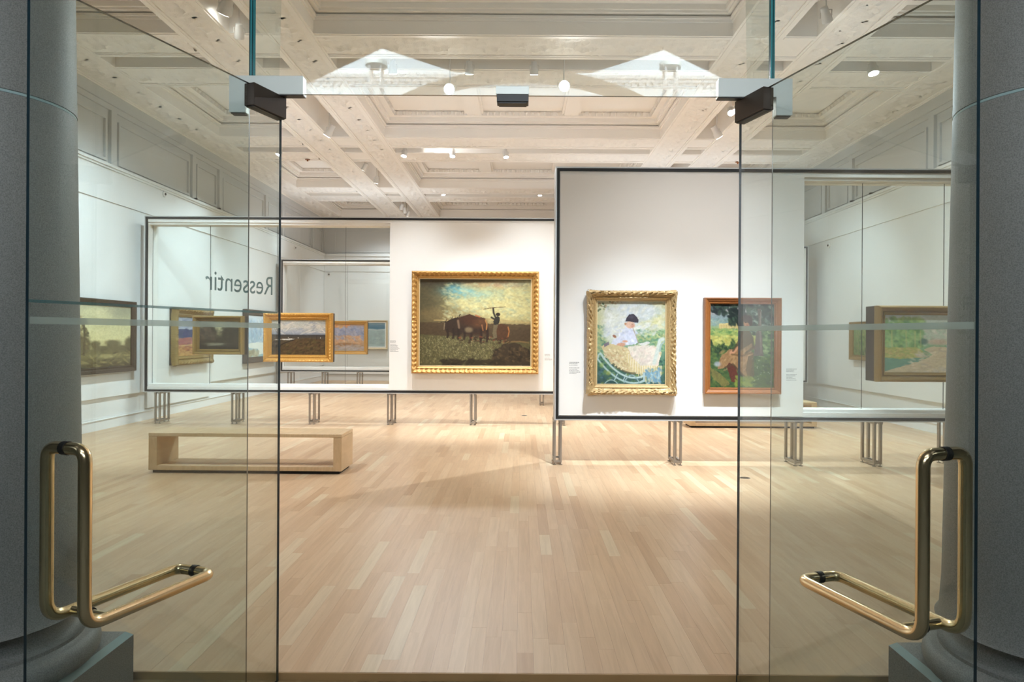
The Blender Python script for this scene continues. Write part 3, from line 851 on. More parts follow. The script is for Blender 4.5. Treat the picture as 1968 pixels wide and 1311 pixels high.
# left long slot
spot((-3.37, 11.9, 4.98), (-6.2, 12.6, 0.7), 'white spotlight can in the nearest visible stretch of the left slot', G, 1080, 85, 0.8, COOL, r=0.07, ln=0.22)
spot((-3.37, 14.6, 5.02), (-6.2, 16.2, 0.7), 'nearer of two spotlights in the second stretch of the left slot', G, 1326, 90, 0.8, COOL)
spot((-3.37, 15.8, 5.02), (-4.3, 17.1, 1.0), 'farther of two spotlights in the second stretch of the left slot', G, 720, 110, 0.9, WARM)
spot((-3.37, 7.75, 5.17), (-6.2, 10.2, 0.3), 'large spotlight can in the slot by the upper left glass fin', G, 2692, 90, 0.8, COOL, r=0.08, ln=0.24)
for k, (y, a) in enumerate(((19.1, (-4.8, 21.4, 1.5)), (19.65, (-3.2, 21.4, 1.6)), (20.2, (-5.0, 21.4, 1.6)))):
    spot((-3.37, y, 5.02), a, ('first', 'middle', 'last')[k] + ' of three spotlights clustered at the far end of the left slot', G, 405, 90, 0.8, NEUT)
# rear cross slot
spot((-2.06, 17.77, 5.16), (-1.4, 17.4, 0), 'spotlight washing the left part of the rear cross slot', G, F, 140, 1.0, NEUT)
spot((0.46, 17.77, 5.16), (0.6, 17.4, 0), 'spotlight washing the rear cross slot beside the near partition top', G, F, 140, 1.0, NEUT)
# painting lights from slots in front of them; both floor floods are added fill
H = 'spotlights in slots above the entrance, hidden by the transom'
spot((-0.72, 9.17, 5.02), (-0.74, 10.92, -0.4), 'spotlight aimed at the oxen painting', H, 2263, 50, 1.0, NEUT)
spot((0.15, 9.17, 5.02), (0.1, 10.92, 0.3), 'spotlight washing the right of the oxen painting board', H, 1530, 58, 1.0, NEUT)
spot((-1.75, 9.17, 5.02), (-1.7, 10.92, 0.3), 'spotlight washing the left of the oxen painting board', H, 1391, 58, 1.0, NEUT)
spot((1.45, 4.87, 5.02), (1.22, 7.6, -0.35), 'spotlight aimed at the pale portrait', H, 3125, 44, 1.0, COOL)
spot((2.30, 4.87, 5.02), (2.40, 7.6, -0.35), 'spotlight aimed at the seated girl portrait', H, 2460, 44, 1.0, COOL)
spot((1.85, 4.87, 5.02), (1.75, 7.6, 0.8), 'spotlight washing the board of the two portraits', H, 704, 66, 1.0, WARM)
spot((-3.37, 5.6, 5.02), (-3.6, 6.6, 0.0), 'added unseen spotlight flooding the floor inside the left glass', H, 1700, 130, 1.0, NEUT)
spot((3.37, 5.2, 5.02), (3.6, 6.0, 0.0), 'added unseen spotlight flooding the floor inside the right glass', H, 900, 130, 1.0, NEUT)
spot((3.37, 6.3, 5.02), (4.6, 7.6, 1.4), 'spotlight aimed at the woodland road painting', H, 420, 60, 0.8, NEUT)
spot((3.37, 7.6, 5.02), (6.2, 10.6, 0.7), 'spotlight washing the right wall near the door', H, 1075, 95, 0.8, COOL)
spot((-3.37, 8.1, 5.02), (-4.4, 10.9, 1.4), 'spotlight aimed at the pictures hung on the glass', H, 420, 60, 0.8, NEUT)

for x, lab in ((-2.84, 'drum-topped pendant lamp mirrored at the left of the transom glass'), (2.85, 'drum-topped pendant lamp mirrored at the right of the transom glass')):
    t = thing('pendant_lamp', (x, -7.5, 9.98), label=lab, cat='lamp', group='hall pendant lamps')
    MB().tube([(0, 0, 0), (0, 0, -3.25)], 0.02, 8).build('stem', M['foyer_ceiling'], t)
    MB().lathe([(0.17, -3.36), (0.21, -3.34), (0.21, -3.25), (0.17, -3.23)], 0, 0, 28).build('drum', M['fit'], t)
    for k in range(4):
        an = math.pi / 4 + k * math.pi / 2
        MB().tube([(0.15 * math.cos(an), 0.15 * math.sin(an), -3.36), (0.15 * math.cos(an), 0.15 * math.sin(an), -4.6)], 0.022, 8).build('tube', M['foyer_ceiling'], t)
# ================================================================== SMALL THINGS ON WALLS, FLOOR AND CEILING
def floor_outlet(x, y, label):
    t = thing('floor_outlet', (x, y, 0), label=label, cat='floor outlet')
    MB().lathe([(0.055, 0.0006), (0.055, 0.002), (0.048, 0.0035)], 0, 0, 28).build('ring', M['leg'], t)
    MB().lathe([(0.046, 0.0036), (0.040, 0.0045)], 0, 0, 24).build('lid', M['bronze'], t)
floor_outlet(2.29, 6.97, 'round metal floor outlet near the right door glass')
floor_outlet(0.06, 12.3, 'tiny round floor outlet under the oxen partition')
def sensor(name, x, y, z, rz, label, dark=False):
    t = thing(name, (x, y, z), rz, label=label, cat='sensor')
    mb = MB(); mb.lathe([(0.05, 0.0), (0.05, 0.018), (0.042, 0.026)], 0, 0, 20); mb.xform(Matrix.Rotation(R(90), 4, 'X'))
    mb.build('base', M['white_metal'], t)
    mb = MB(); mb.lathe([(0.022, 0.0261), (0.02, 0.036), (0.008, 0.044)], 0, 0, 14); mb.xform(Matrix.Rotation(R(90), 4, 'X'))
    mb.build('eye', M['black'] if dark else M['bronze'], t)
sensor('wall_sensor', 6.214, 13.8, 3.30, R(-90), 'small round sensor on the right wall above the deep partition')
sensor('wall_sensor', -6.194, 18.6, 3.80, R(90), 'small sensor under the left wall ledge, far back')
sensor('wall_sensor', -6.05, 21.443, 3.33, 0, 'dark round sensor in the back left corner', True)
sensor('wall_sensor', -6.194, 11.8, 3.85, R(90), 'small sensor under the left wall ledge, nearest the glass front')
def bracket(x, y, s, label):
    t = thing('ledge_bracket', (x, y, 3.97), label=label, cat='bracket')
    MB().box(-0.03 * s, 0.05 * s, -0.02, 0.02, 0.0005, 0.03).build('clip', M['bronze'], t)
    MB().box(-0.036 * s, -0.03 * s, -0.02, 0.02, -0.10, 0.03).build('tongue', M['bronze'], t)
bracket(-6.177, 12.87, 1, 'nearer small dark bracket on the left wall ledge')
bracket(-6.177, 13.87, 1, 'farther small dark bracket on the left wall ledge')
bracket(6.177, 12.05, -1, 'nearer small dark bracket on the right wall ledge')
bracket(6.177, 12.76, -1, 'farther small dark bracket on the right wall ledge')
for x, lab in ((-4.47, 'small sprinkler head under the ceiling on the left'), (4.48, 'small sprinkler head under the ceiling on the right')):
    t = thing('sprinkler_head', (x, 14.2, CZ - 0.02), label=lab, cat='sprinkler', group='sprinkler heads')
    MB().lathe([(0.05, -0.006), (0.05, 0.0)], 0, 0, 16).build('rosette', M['brownwood'], t)
    MB().lathe([(0.012, -0.04), (0.02, -0.036), (0.012, -0.006)], 0, 0, 10).build('nozzle', M['brownwood'], t)
def caption(x, y, z, lines, label, w=0.13):
    t = thing('wall_caption', (x, y, z), label=label, cat='caption', group='printed wall captions beside the paintings')
    MB().box(-w / 2 - 0.01, w / 2 + 0.01, -0.001, 0, -lines * 0.0155 - 0.01, 0.012).build('card', M['panel'], t)
    m = MB(); rr = random.Random(int(x * 100) + lines)
    for k in range(lines):
        if k == 3: continue
        z0 = -k * 0.0155
        xx = -w / 2; e = -w / 2 + w * rr.uniform(0.5, 1.0)
        while xx < e:
            l = rr.uniform(0.006, 0.018); m.box(xx, min(xx + l, e), -0.0016, -0.001, z0 - (0.007 if k else 0.009), z0); xx += l + 0.004
    tag(m.build('print_lines', M['cap'], t), kind='stuff')
caption(0.60, 7.6105, 1.15, 9, 'grey printed caption left of the pale portrait')
caption(3.02, 7.6105, 1.09, 9, 'grey printed caption right of the seated girl portrait')
caption(0.44, 10.9305, 1.15, 7, 'printed caption right of the oxen painting')
caption(-2.02, 10.9305, 1.35, 12, 'printed caption at the left edge of the oxen board', 0.16)
# ================================================================== PAINTINGS
def s2l(a):
    return np.where(a <= 0.04045, a / 12.92, ((a + 0.055) / 1.055) ** 2.4)
class Cv:
    """a small painter: colour fields, soft shapes and brush dabs on a grid of points"""
    def __init__(s, w, h, seed=1):
        s.w, s.h = w, h; s.r = np.random.default_rng(seed)
        s.asp = w / h
        s.U, s.V = np.meshgrid((np.arange(w) + 0.5) / w, (np.arange(h) + 0.5) / h)
        s.c = np.zeros((h, w, 3))
    def noise(s, fx, fy, oct=3):
        out = np.zeros_like(s.U); a = 1.0; tot = 0
        for o in range(oct):
            nx, ny = max(2, int(fx * 2 ** o) + 2), max(2, int(fy * 2 ** o) + 2)
            g = s.r.random((ny, nx))
            x = s.U * (nx - 1.001); y = s.V * (ny - 1.001)
            i = x.astype(int); j = y.astype(int); fx_ = x - i; fy_ = y - j
            fx_ = fx_ * fx_ * (3 - 2 * fx_); fy_ = fy_ * fy_ * (3 - 2 * fy_)
            out += a * ((g[j, i] * (1 - fx_) + g[j, i + 1] * fx_) * (1 - fy_) + (g[j + 1, i] * (1 - fx_) + g[j + 1, i + 1] * fx_) * fy_)
            tot += a; a *= 0.55
        return out / tot
    def mix(s, m, col):
        col = np.array(col, float) / 255
        m = np.clip(m, 0, 1)[..., None]
        s.c = s.c * (1 - m) + col * m; return s
    def grad(s, stops, wob=0.0, f=4):
        v = s.V + (s.noise(f, f) - 0.5) * wob
        xs = [p for p, _ in stops]
        for k in range(3): s.c[..., k] = np.interp(v, xs, [c[k] / 255 for _, c in stops])
        return s
    def ss(s, a, b, x):
        t = np.clip((x - a) / (b - a), 0, 1); return t * t * (3 - 2 * t)
    def ell(s, cx, cy, rx, ry, col, soft=0.15, a=1.0, rough=0.0, rot=0.0):
        c_, s_ = math.cos(rot), math.sin(rot)
        dx, dy = (s.U - cx) * s.asp, (s.V - cy)
        x = (dx * c_ + dy * s_) / (rx * s.asp); y = (-dx * s_ + dy * c_) / ry
        d = np.sqrt(x * x + y * y)
        if rough: d = d + (s.noise(14, 14, 2) - 0.5) * rough
        return s.mix(a * (1 - s.ss(1 - soft, 1 + soft, d)), col)
    def poly(s, pts, col, rough=0.004, a=1.0, soft=None):
        u = s.U + (s.noise(20, 20, 2) - 0.5) * rough * 2; v = s.V + (s.noise(20, 20, 2) - 0.5) * rough * 2
        ins = np.zeros(s.U.shape, bool); n = len(pts)
        for k in range(n):
            (x1, y1), (x2, y2) = pts[k], pts[(k + 1) % n]
            cnd = ((y1 > v) != (y2 > v))
            if y1 != y2: ins ^= cnd & (u < (x2 - x1) * (v - y1) / (y2 - y1) + x1)
        return s.mix(ins * a, col)
    def line(s, pts, w, col, a=1.0, soft=0.5):
        m = np.zeros_like(s.U)
        for (x1, y1), (x2, y2) in zip(pts[:-1], pts[1:]):
            ax, ay, bx, by = x1 * s.asp, y1, x2 * s.asp, y2
            px, py = s.U * s.asp, s.V
            l2 = (bx - ax) ** 2 + (by - ay) ** 2 + 1e-9
            t = np.clip(((px - ax) * (bx - ax) + (py - ay) * (by - ay)) / l2, 0, 1)
            d = np.sqrt((px - ax - t * (bx - ax)) ** 2 + (py - ay - t * (by - ay)) ** 2)
            m = np.maximum(m, 1 - s.ss(w * (1 - soft), w * (1 + soft), d))
        return s.mix(m * a, col)
    def dabs(s, n, box, cols, size, a=0.7, ang=0.0, long=2.0, reg=None):
        x0, y0, x1, y1 = box
        for k in range(n):
            cx, cy = s.r.uniform(x0, x1), s.r.uniform(y0, y1)
            if reg is not None and not reg(cx, cy): continue
            c = np.array(cols[s.r.integers(len(cols))], float) / 255 * s.r.uniform(0.9, 1.1)
            rr = size * s.r.uniform(0.6, 1.4); an = ang + s.r.normal(0, 0.5)
            i0, i1 = int((cx - rr * long / s.asp) * s.w), int((cx + rr * long / s.asp) * s.w) + 2
            j0, j1 = int((cy - rr * long) * s.h), int((cy + rr * long) * s.h) + 2
            i0, j0 = max(i0, 0), max(j0, 0)
            if i0 >= s.w or j0 >= s.h or i1 <= i0 or j1 <= j0: continue
            U = (s.U[j0:j1, i0:i1] - cx) * s.asp; V = s.V[j0:j1, i0:i1] - cy
            x = (U * math.cos(an) + V * math.sin(an)) / (rr * long); y = (-U * math.sin(an) + V * math.cos(an)) / rr
            m = np.clip(1.3 - (x * x + y * y), 0, 1)[..., None] * a
            s.c[j0:j1, i0:i1] = s.c[j0:j1, i0:i1] * (1 - m) + c * m
        return s
    def grain(s, amt=0.06, fx=60, fy=60):
        s.c *= (1 + (s.noise(fx, fy, 2) - 0.5)[..., None] * amt * 2); s.c = np.clip(s.c, 0, 1); return s
    def colors(s):
        return s2l(np.clip(s.c, 0, 1))

def p_oxen():
    p = Cv(250, 196, 11)
    p.grad([(0, (86, 80, 56)), (0.08, (128, 122, 92)), (0.25, (176, 176, 132)), (0.42, (196, 186, 128)), (0.50, (138, 116, 74)), (0.56, (88, 72, 50)), (0.66, (74, 62, 40)), (1, (50, 42, 26))], 0.05, 3)
    # warm light break, blue opening, dark cloud on the left
    p.ell(0.72, 0.26, 0.42, 0.24, (228, 218, 152), 0.8, 0.9, 0.5)
    p.ell(0.62, 0.34, 0.34, 0.10, (226, 212, 150), 0.8, 0.7, 0.5)
    p.ell(0.30, 0.12, 0.16, 0.075, (96, 172, 188), 0.7, 0.95, 0.7)
    p.ell(0.46, 0.17, 0.20, 0.06, (152, 196, 186), 0.8, 0.7, 0.7)
    p.ell(0.52, 0.06, 0.14, 0.03, (196, 158, 112), 0.8, 0.7, 0.6)
    p.ell(0.76, 0.06, 0.12, 0.035, (206, 156, 120), 0.8, 0.6, 0.6)
    p.ell(0.9, 0.05, 0.2, 0.03, (170, 168, 136), 0.8, 0.6, 0.6)
    p.ell(0.02, 0.28, 0.22, 0.34, (92, 82, 54), 0.75, 0.92, 0.4)
    p.ell(0.10, 0.00, 0.30, 0.09, (76, 66, 46), 0.6, 0.9, 0.5)
    p.ell(0.5, 0.0, 0.3, 0.04, (98, 84, 60), 0.7, 0.8, 0.6)
    p.ell(0.2, 0.42, 0.3, 0.08, (130, 110, 70), 0.8, 0.7, 0.4)
    p.dabs(420, (0.2, 0.05, 1, 0.48), [(232, 224, 168), (204, 200, 150), (214, 196, 132), (176, 190, 158)], 0.012, 0.35, 0.1, 3.0)
    p.line([(0.13, 0.475), (0.28, 0.478)], 0.006, (206, 176, 112), 0.8)
    p.line([(0.60, 0.46), (0.98, 0.50)], 0.010, (196, 170, 112), 0.7)
    p.poly([(0, 0.5), (1, 0.52), (1, 0.72), (0, 0.68)], (84, 66, 44), 0.01, 0.85)
    # meadow
    p.poly([(0, 0.64), (0.3, 0.655), (0.6, 0.70), (0.8, 0.73), (1, 0.71), (1, 1), (0, 1)], (96, 88, 54), 0.006)
    p.dabs(1500, (0, 0.66, 0.78, 0.97), [(134, 126, 82), (112, 104, 62), (150, 142, 98), (84, 76, 44), (104, 100, 60)], 0.006, 0.6, 1.2, 1.8)
    p.dabs(260, (0, 0.68, 0.7, 0.9), [(176, 166, 124), (160, 156, 108)], 0.004, 0.6, 1.0, 1.5)
    p.poly([(0.62, 1), (0.66, 0.86), (0.74, 0.76), (0.86, 0.72), (0.95, 0.78), (1, 0.82), (1, 1)], (62, 48, 32), 0.02, 0.9)
    p.line([(0.74, 0.725), (0.9, 0.715), (0.98, 0.73)], 0.008, (150, 118, 70), 0.7)
    p.dabs(120, (0.66, 0.78, 1, 0.98), [(84, 66, 42), (106, 84, 52), (44, 34, 22)], 0.01, 0.6, 0.6, 2)
    p.dabs(90, (0.2, 0.93, 0.75, 1.0), [(46, 36, 22), (60, 48, 30)], 0.014, 0.7, 0, 3)
    # animals
    dk = (62, 42, 28)
    p.poly([(0.22, 0.50), (0.30, 0.45), (0.38, 0.44), (0.38, 0.64), (0.33, 0.65), (0.28, 0.62), (0.235, 0.61)], (58, 42, 30), 0.008)
    p.poly([(0.33, 0.47), (0.38, 0.43), (0.45, 0.405), (0.52, 0.43), (0.59, 0.455), (0.615, 0.51), (0.625, 0.60), (0.62, 0.70), (0.60, 0.70), (0.595, 0.63), (0.565, 0.62), (0.56, 0.71), (0.54, 0.71), (0.53, 0.63), (0.475, 0.64), (0.47, 0.69), (0.45, 0.69), (0.44, 0.64), (0.385, 0.62), (0.35, 0.58)], (78, 52, 34), 0.006)
    p.ell(0.46, 0.58, 0.11, 0.055, (52, 38, 28), 0.7, 0.85, 0.4); p.ell(0.37, 0.52, 0.04, 0.07, (58, 42, 30), 0.7, 0.7, 0.4)
    for x, y1 in ((0.30, 0.68), (0.345, 0.69), (0.40, 0.69), (0.46, 0.70), (0.55, 0.72), (0.605, 0.715), (0.25, 0.67)): p.line([(x, 0.58), (x + 0.006, 0.64), (x, y1)], 0.012, (48, 34, 25), 0.9)
    p.ell(0.52, 0.50, 0.08, 0.055, (108, 70, 42), 0.7, 0.8, 0.4)
    p.ell(0.44, 0.47, 0.07, 0.05, (74, 44, 28), 0.7, 0.8, 0.4)
    p.ell(0.44, 0.585, 0.035, 0.03, (142, 122, 90), 0.5, 0.8, 0.5)
    p.line([(0.345, 0.48), (0.355, 0.56)], 0.012, (150, 122, 96), 0.75)
    p.line([(0.59, 0.47), (0.605, 0.52), (0.60, 0.58)], 0.006, (214, 150, 84), 0.85)
    p.line([(0.56, 0.53), (0.57, 0.59)], 0.007, (196, 128, 76), 0.7)
    p.line([(0.50, 0.415), (0.54, 0.435)], 0.006, (206, 96, 52), 0.8)
    p.line([(0.36, 0.44), (0.355, 0.415), (0.37, 0.408)], 0.004, (66, 48, 34))
    p.line([(0.19, 0.50), (0.235, 0.49), (0.24, 0.47)], 0.004, (60, 46, 34)); p.line([(0.29, 0.46), (0.295, 0.435)], 0.004, (60, 46, 34))
    p.line([(0.225, 0.51), (0.218, 0.58)], 0.006, (170, 150, 118), 0.6)
    p.poly([(0.68, 0.54), (0.73, 0.51), (0.79, 0.53), (0.81, 0.58), (0.80, 0.68), (0.77, 0.70), (0.70, 0.70)], (88, 58, 36), 0.006)
    p.line([(0.795, 0.55), (0.805, 0.60), (0.795, 0.66)], 0.006, (204, 130, 68), 0.8)
    p.dabs(60, (0.36, 0.66, 0.82, 0.74), [(48, 34, 22), (70, 48, 30), (130, 70, 46)], 0.008, 0.7, 0, 2)
    # herdsman with raised stick
    p.poly([(0.672, 0.45), (0.70, 0.42), (0.722, 0.44), (0.72, 0.48), (0.705, 0.52), (0.668, 0.53), (0.66, 0.49)], (52, 48, 40), 0.003)
    p.poly([(0.665, 0.525), (0.705, 0.52), (0.69, 0.60), (0.695, 0.67), (0.665, 0.685), (0.655, 0.62)], (116, 102, 74), 0.003)
    p.ell(0.704, 0.405, 0.020, 0.020, (52, 40, 30), 0.2)
    p.line([(0.682, 0.44), (0.665, 0.39), (0.66, 0.335)], 0.010, (54, 46, 36)); p.line([(0.672, 0.46), (0.645, 0.44)], 0.010, (54, 46, 36))
    p.line([(0.575, 0.345), (0.655, 0.328), (0.77, 0.318)], 0.004, (96, 74, 46), 0.9)
    return p.grain(0.10, 60, 60)

def p_cradle():
    p = Cv(180, 220, 12)
    p.grad([(0, (214, 214, 186)), (0.2, (208, 206, 160)), (0.42, (196, 200, 150)), (0.55, (124, 160, 130)), (0.8, (74, 116, 96)), (1, (64, 92, 88))], 0.12, 3)
    p.dabs(260, (0.5, 0.0, 1, 0.4), [(222, 214, 168), (210, 206, 150), (190, 206, 190), (226, 222, 190)], 0.02, 0.5, 0.2, 2)
    p.dabs(330, (0.5, 0.35, 1, 0.6), [(112, 156, 118), (146, 178, 126), (92, 138, 112), (182, 190, 128)], 0.014, 0.6, 0.4, 1.7)
    p.dabs(260, (0, 0.3, 0.25, 0.7), [(120, 156, 122), (160, 182, 128), (84, 128, 110), (190, 196, 140)], 0.014, 0.6, 0.5, 1.6)
    p.dabs(320, (0, 0.68, 1, 1), [(58, 98, 82), (92, 130, 96), (44, 74, 76), (132, 150, 84), (86, 118, 130)], 0.013, 0.65, 0.3, 1.6)
    # leaves top left
    for k in range(26):
        x, y = p.r.uniform(0, 0.30), p.r.uniform(0, 0.11)
        p.ell(x, y * (1.3 - x * 2.2), 0.02, 0.012, [(96, 116, 86), (150, 150, 104), (176, 140, 104)][k % 3], 0.3, 0.85, 0, p.r.uniform(-1, 1))
    p.line([(0.04, 0.05), (0.22, 0.12)], 0.004, (120, 104, 82), 0.8); p.line([(0.34, 0.0), (0.38, 0.05)], 0.004, (120, 104, 82), 0.7)
    # white parasol / hood behind the sitter
    p.ell(0.33, 0.27, 0.25, 0.25, (222, 226, 220), 0.35, 0.85, 0.2)
    p.ell(0.62, 0.12, 0.27, 0.11, (208, 216, 222), 0.5, 0.85, 0.25)
    p.ell(0.26, 0.34, 0.14, 0.2, (226, 228, 214), 0.4, 0.8, 0.2)
    p.dabs(160, (0.12, 0.06, 0.85, 0.42), [(232, 234, 232), (206, 214, 226), (226, 222, 200)], 0.018, 0.4, -0.5, 2.5)
    # white blouse
    p.poly([(0.36, 0.38), (0.42, 0.30), (0.52, 0.32), (0.57, 0.40), (0.60, 0.50), (0.52, 0.53), (0.38, 0.53), (0.30, 0.54), (0.20, 0.52), (0.24, 0.47), (0.31, 0.44)], (218, 222, 236), 0.012)
    p.dabs(90, (0.28, 0.34, 0.58, 0.52), [(236, 238, 244), (196, 204, 226), (210, 212, 232)], 0.012, 0.5, 0.9, 2)
    p.ell(0.255, 0.425, 0.03, 0.016, (158, 104, 78), 0.3, 0.95, 0, 0.6)
    # face and cap
    p.ell(0.485, 0.285, 0.066, 0.045, (226, 186, 162), 0.2)
    p.ell(0.52, 0.30, 0.03, 0.02, (206, 148, 126), 0.5, 0.7)
    p.ell(0.415, 0.275, 0.016, 0.016, (196, 150, 116), 0.3)
    p.poly([(0.415, 0.245), (0.43, 0.20), (0.47, 0.16), (0.53, 0.155), (0.585, 0.19), (0.605, 0.225), (0.60, 0.262), (0.55, 0.258), (0.48, 0.245)], (66, 60, 70), 0.004)
    p.ell(0.5, 0.19, 0.04, 0.02, (88, 82, 94), 0.6, 0.7)
    p.line([(0.50, 0.275), (0.525, 0.278)], 0.003, (120, 84, 70), 0.7)
    # hands, needle, book
    p.ell(0.35, 0.528, 0.065, 0.025, (214, 160, 130), 0.3, 0.95, 0.15, -0.15); p.ell(0.41, 0.485, 0.04, 0.014, (220, 168, 140), 0.3)
    p.line([(0.525, 0.33), (0.57, 0.42), (0.608, 0.505)], 0.005, (176, 160, 140), 0.9)
    p.poly([(0.60, 0.515), (0.74, 0.485), (0.78, 0.50), (0.68, 0.545)], (220, 222, 214), 0.004)
    # wicker cradle
    p.poly([(0.06, 0.555), (0.14, 0.50), (0.22, 0.52), (0.45, 0.56), (0.88, 0.55), (0.95, 0.62), (0.9, 0.76), (0.70, 0.87), (0.52, 0.88), (0.34, 0.83), (0.20, 0.74)], (214, 196, 150), 0.006)
    p.poly([(0.10, 0.52), (0.17, 0.49), (0.18, 0.53), (0.11, 0.555)], (132, 122, 132), 0.004)
    p.dabs(260, (0.10, 0.58, 0.48, 0.84), [(226, 208, 166), (190, 168, 124), (206, 170, 130), (234, 222, 186)], 0.008, 0.6, 0.7, 2, lambda x, y: y < 0.66 + x * 0.5)
    p.poly([(0.45, 0.55), (0.62, 0.53), (0.85, 0.56), (0.93, 0.66), (0.90, 0.78), (0.72, 0.84), (0.60, 0.80), (0.50, 0.66)], (232, 222, 204), 0.008)
    p.dabs(130, (0.5, 0.54, 0.9, 0.78), [(240, 232, 216), (222, 206, 196), (214, 206, 190), (236, 214, 200)], 0.016, 0.5, -0.8, 2.5)
    for k in range(46):
        x = 0.44 + 0.52 * k / 46; y = 0.62 + 0.16 * min(1, k / 18) if k < 22 else 0.78 - 0.0 * k
        p.line([(x, y), (x + p.r.uniform(-0.01, 0.01), y + 0.10 + p.r.uniform(0, 0.05))], 0.005, [(232, 214, 160), (216, 194, 138), (240, 230, 200)][k % 3], 0.75)
    p.line([(0.97, 0.455), (0.92, 0.47), (0.90, 0.55), (0.86, 0.68), (0.84, 0.74)], 0.022, (206, 216, 206)); p.line([(0.98, 0.49), (0.94, 0.52), (0.92, 0.60)], 0.010, (166, 186, 178))
    p.poly([(0.70, 0.82), (0.78, 0.86), (0.92, 0.80), (0.93, 0.97), (0.82, 0.99), (0.74, 0.94)], (134, 172, 192), 0.012, 0.85)
    p.dabs(50, (0.7, 0.82, 0.93, 1.0), [(160, 192, 206), (104, 146, 170), (220, 206, 160)], 0.012, 0.6, 1.3, 2)
    # rockers
    arc = lambda x0, y0, x1, y1, sag, n=14: [(x0 + (x1 - x0) * t, y0 + (y1 - y0) * t + sag * 4 * t * (1 - t)) for t in np.linspace(0, 1, n)]
    p.line(arc(0.05, 0.63, 0.69, 0.90, 0.12), 0.011, (190, 212, 208)); p.line(arc(0.01, 0.70, 0.70, 0.96, 0.12), 0.010, (178, 204, 200))
    p.line([(0.01, 0.70), (0.03, 0.64), (0.07, 0.64), (0.10, 0.70)], 0.008, (186, 208, 202)); p.line([(0.69, 0.87), (0.69, 0.95), (0.64, 0.975)], 0.010, (178, 200, 204))
    for x in (0.30, 0.43): p.line([(x, 0.88), (x - 0.04, 0.95)], 0.006, (176, 200, 196))
    p.line(arc(0.40, 0.98, 0.62, 0.98, -0.09), 0.007, (150, 176, 176)); p.line(arc(0.12, 0.99, 0.3, 0.99, -0.04), 0.006, (160, 186, 180))
    p.line(arc(0.24, 0.76, 0.56, 0.87, 0.03), 0.012, (70, 70, 52), 0.7)
    for x in (0.27, 0.31, 0.36): p.ell(x, 0.775 + (x - 0.27) * 0.5, 0.012, 0.010, (226, 208, 160), 0.3)
    p.ell(0.17, 0.87, 0.04, 0.025, (166, 178, 92), 0.6, 0.7, 0.5); p.ell(0.07, 0.77, 0.03, 0.03, (154, 176, 98), 0.6, 0.7, 0.5)
    return p.grain(0.06)

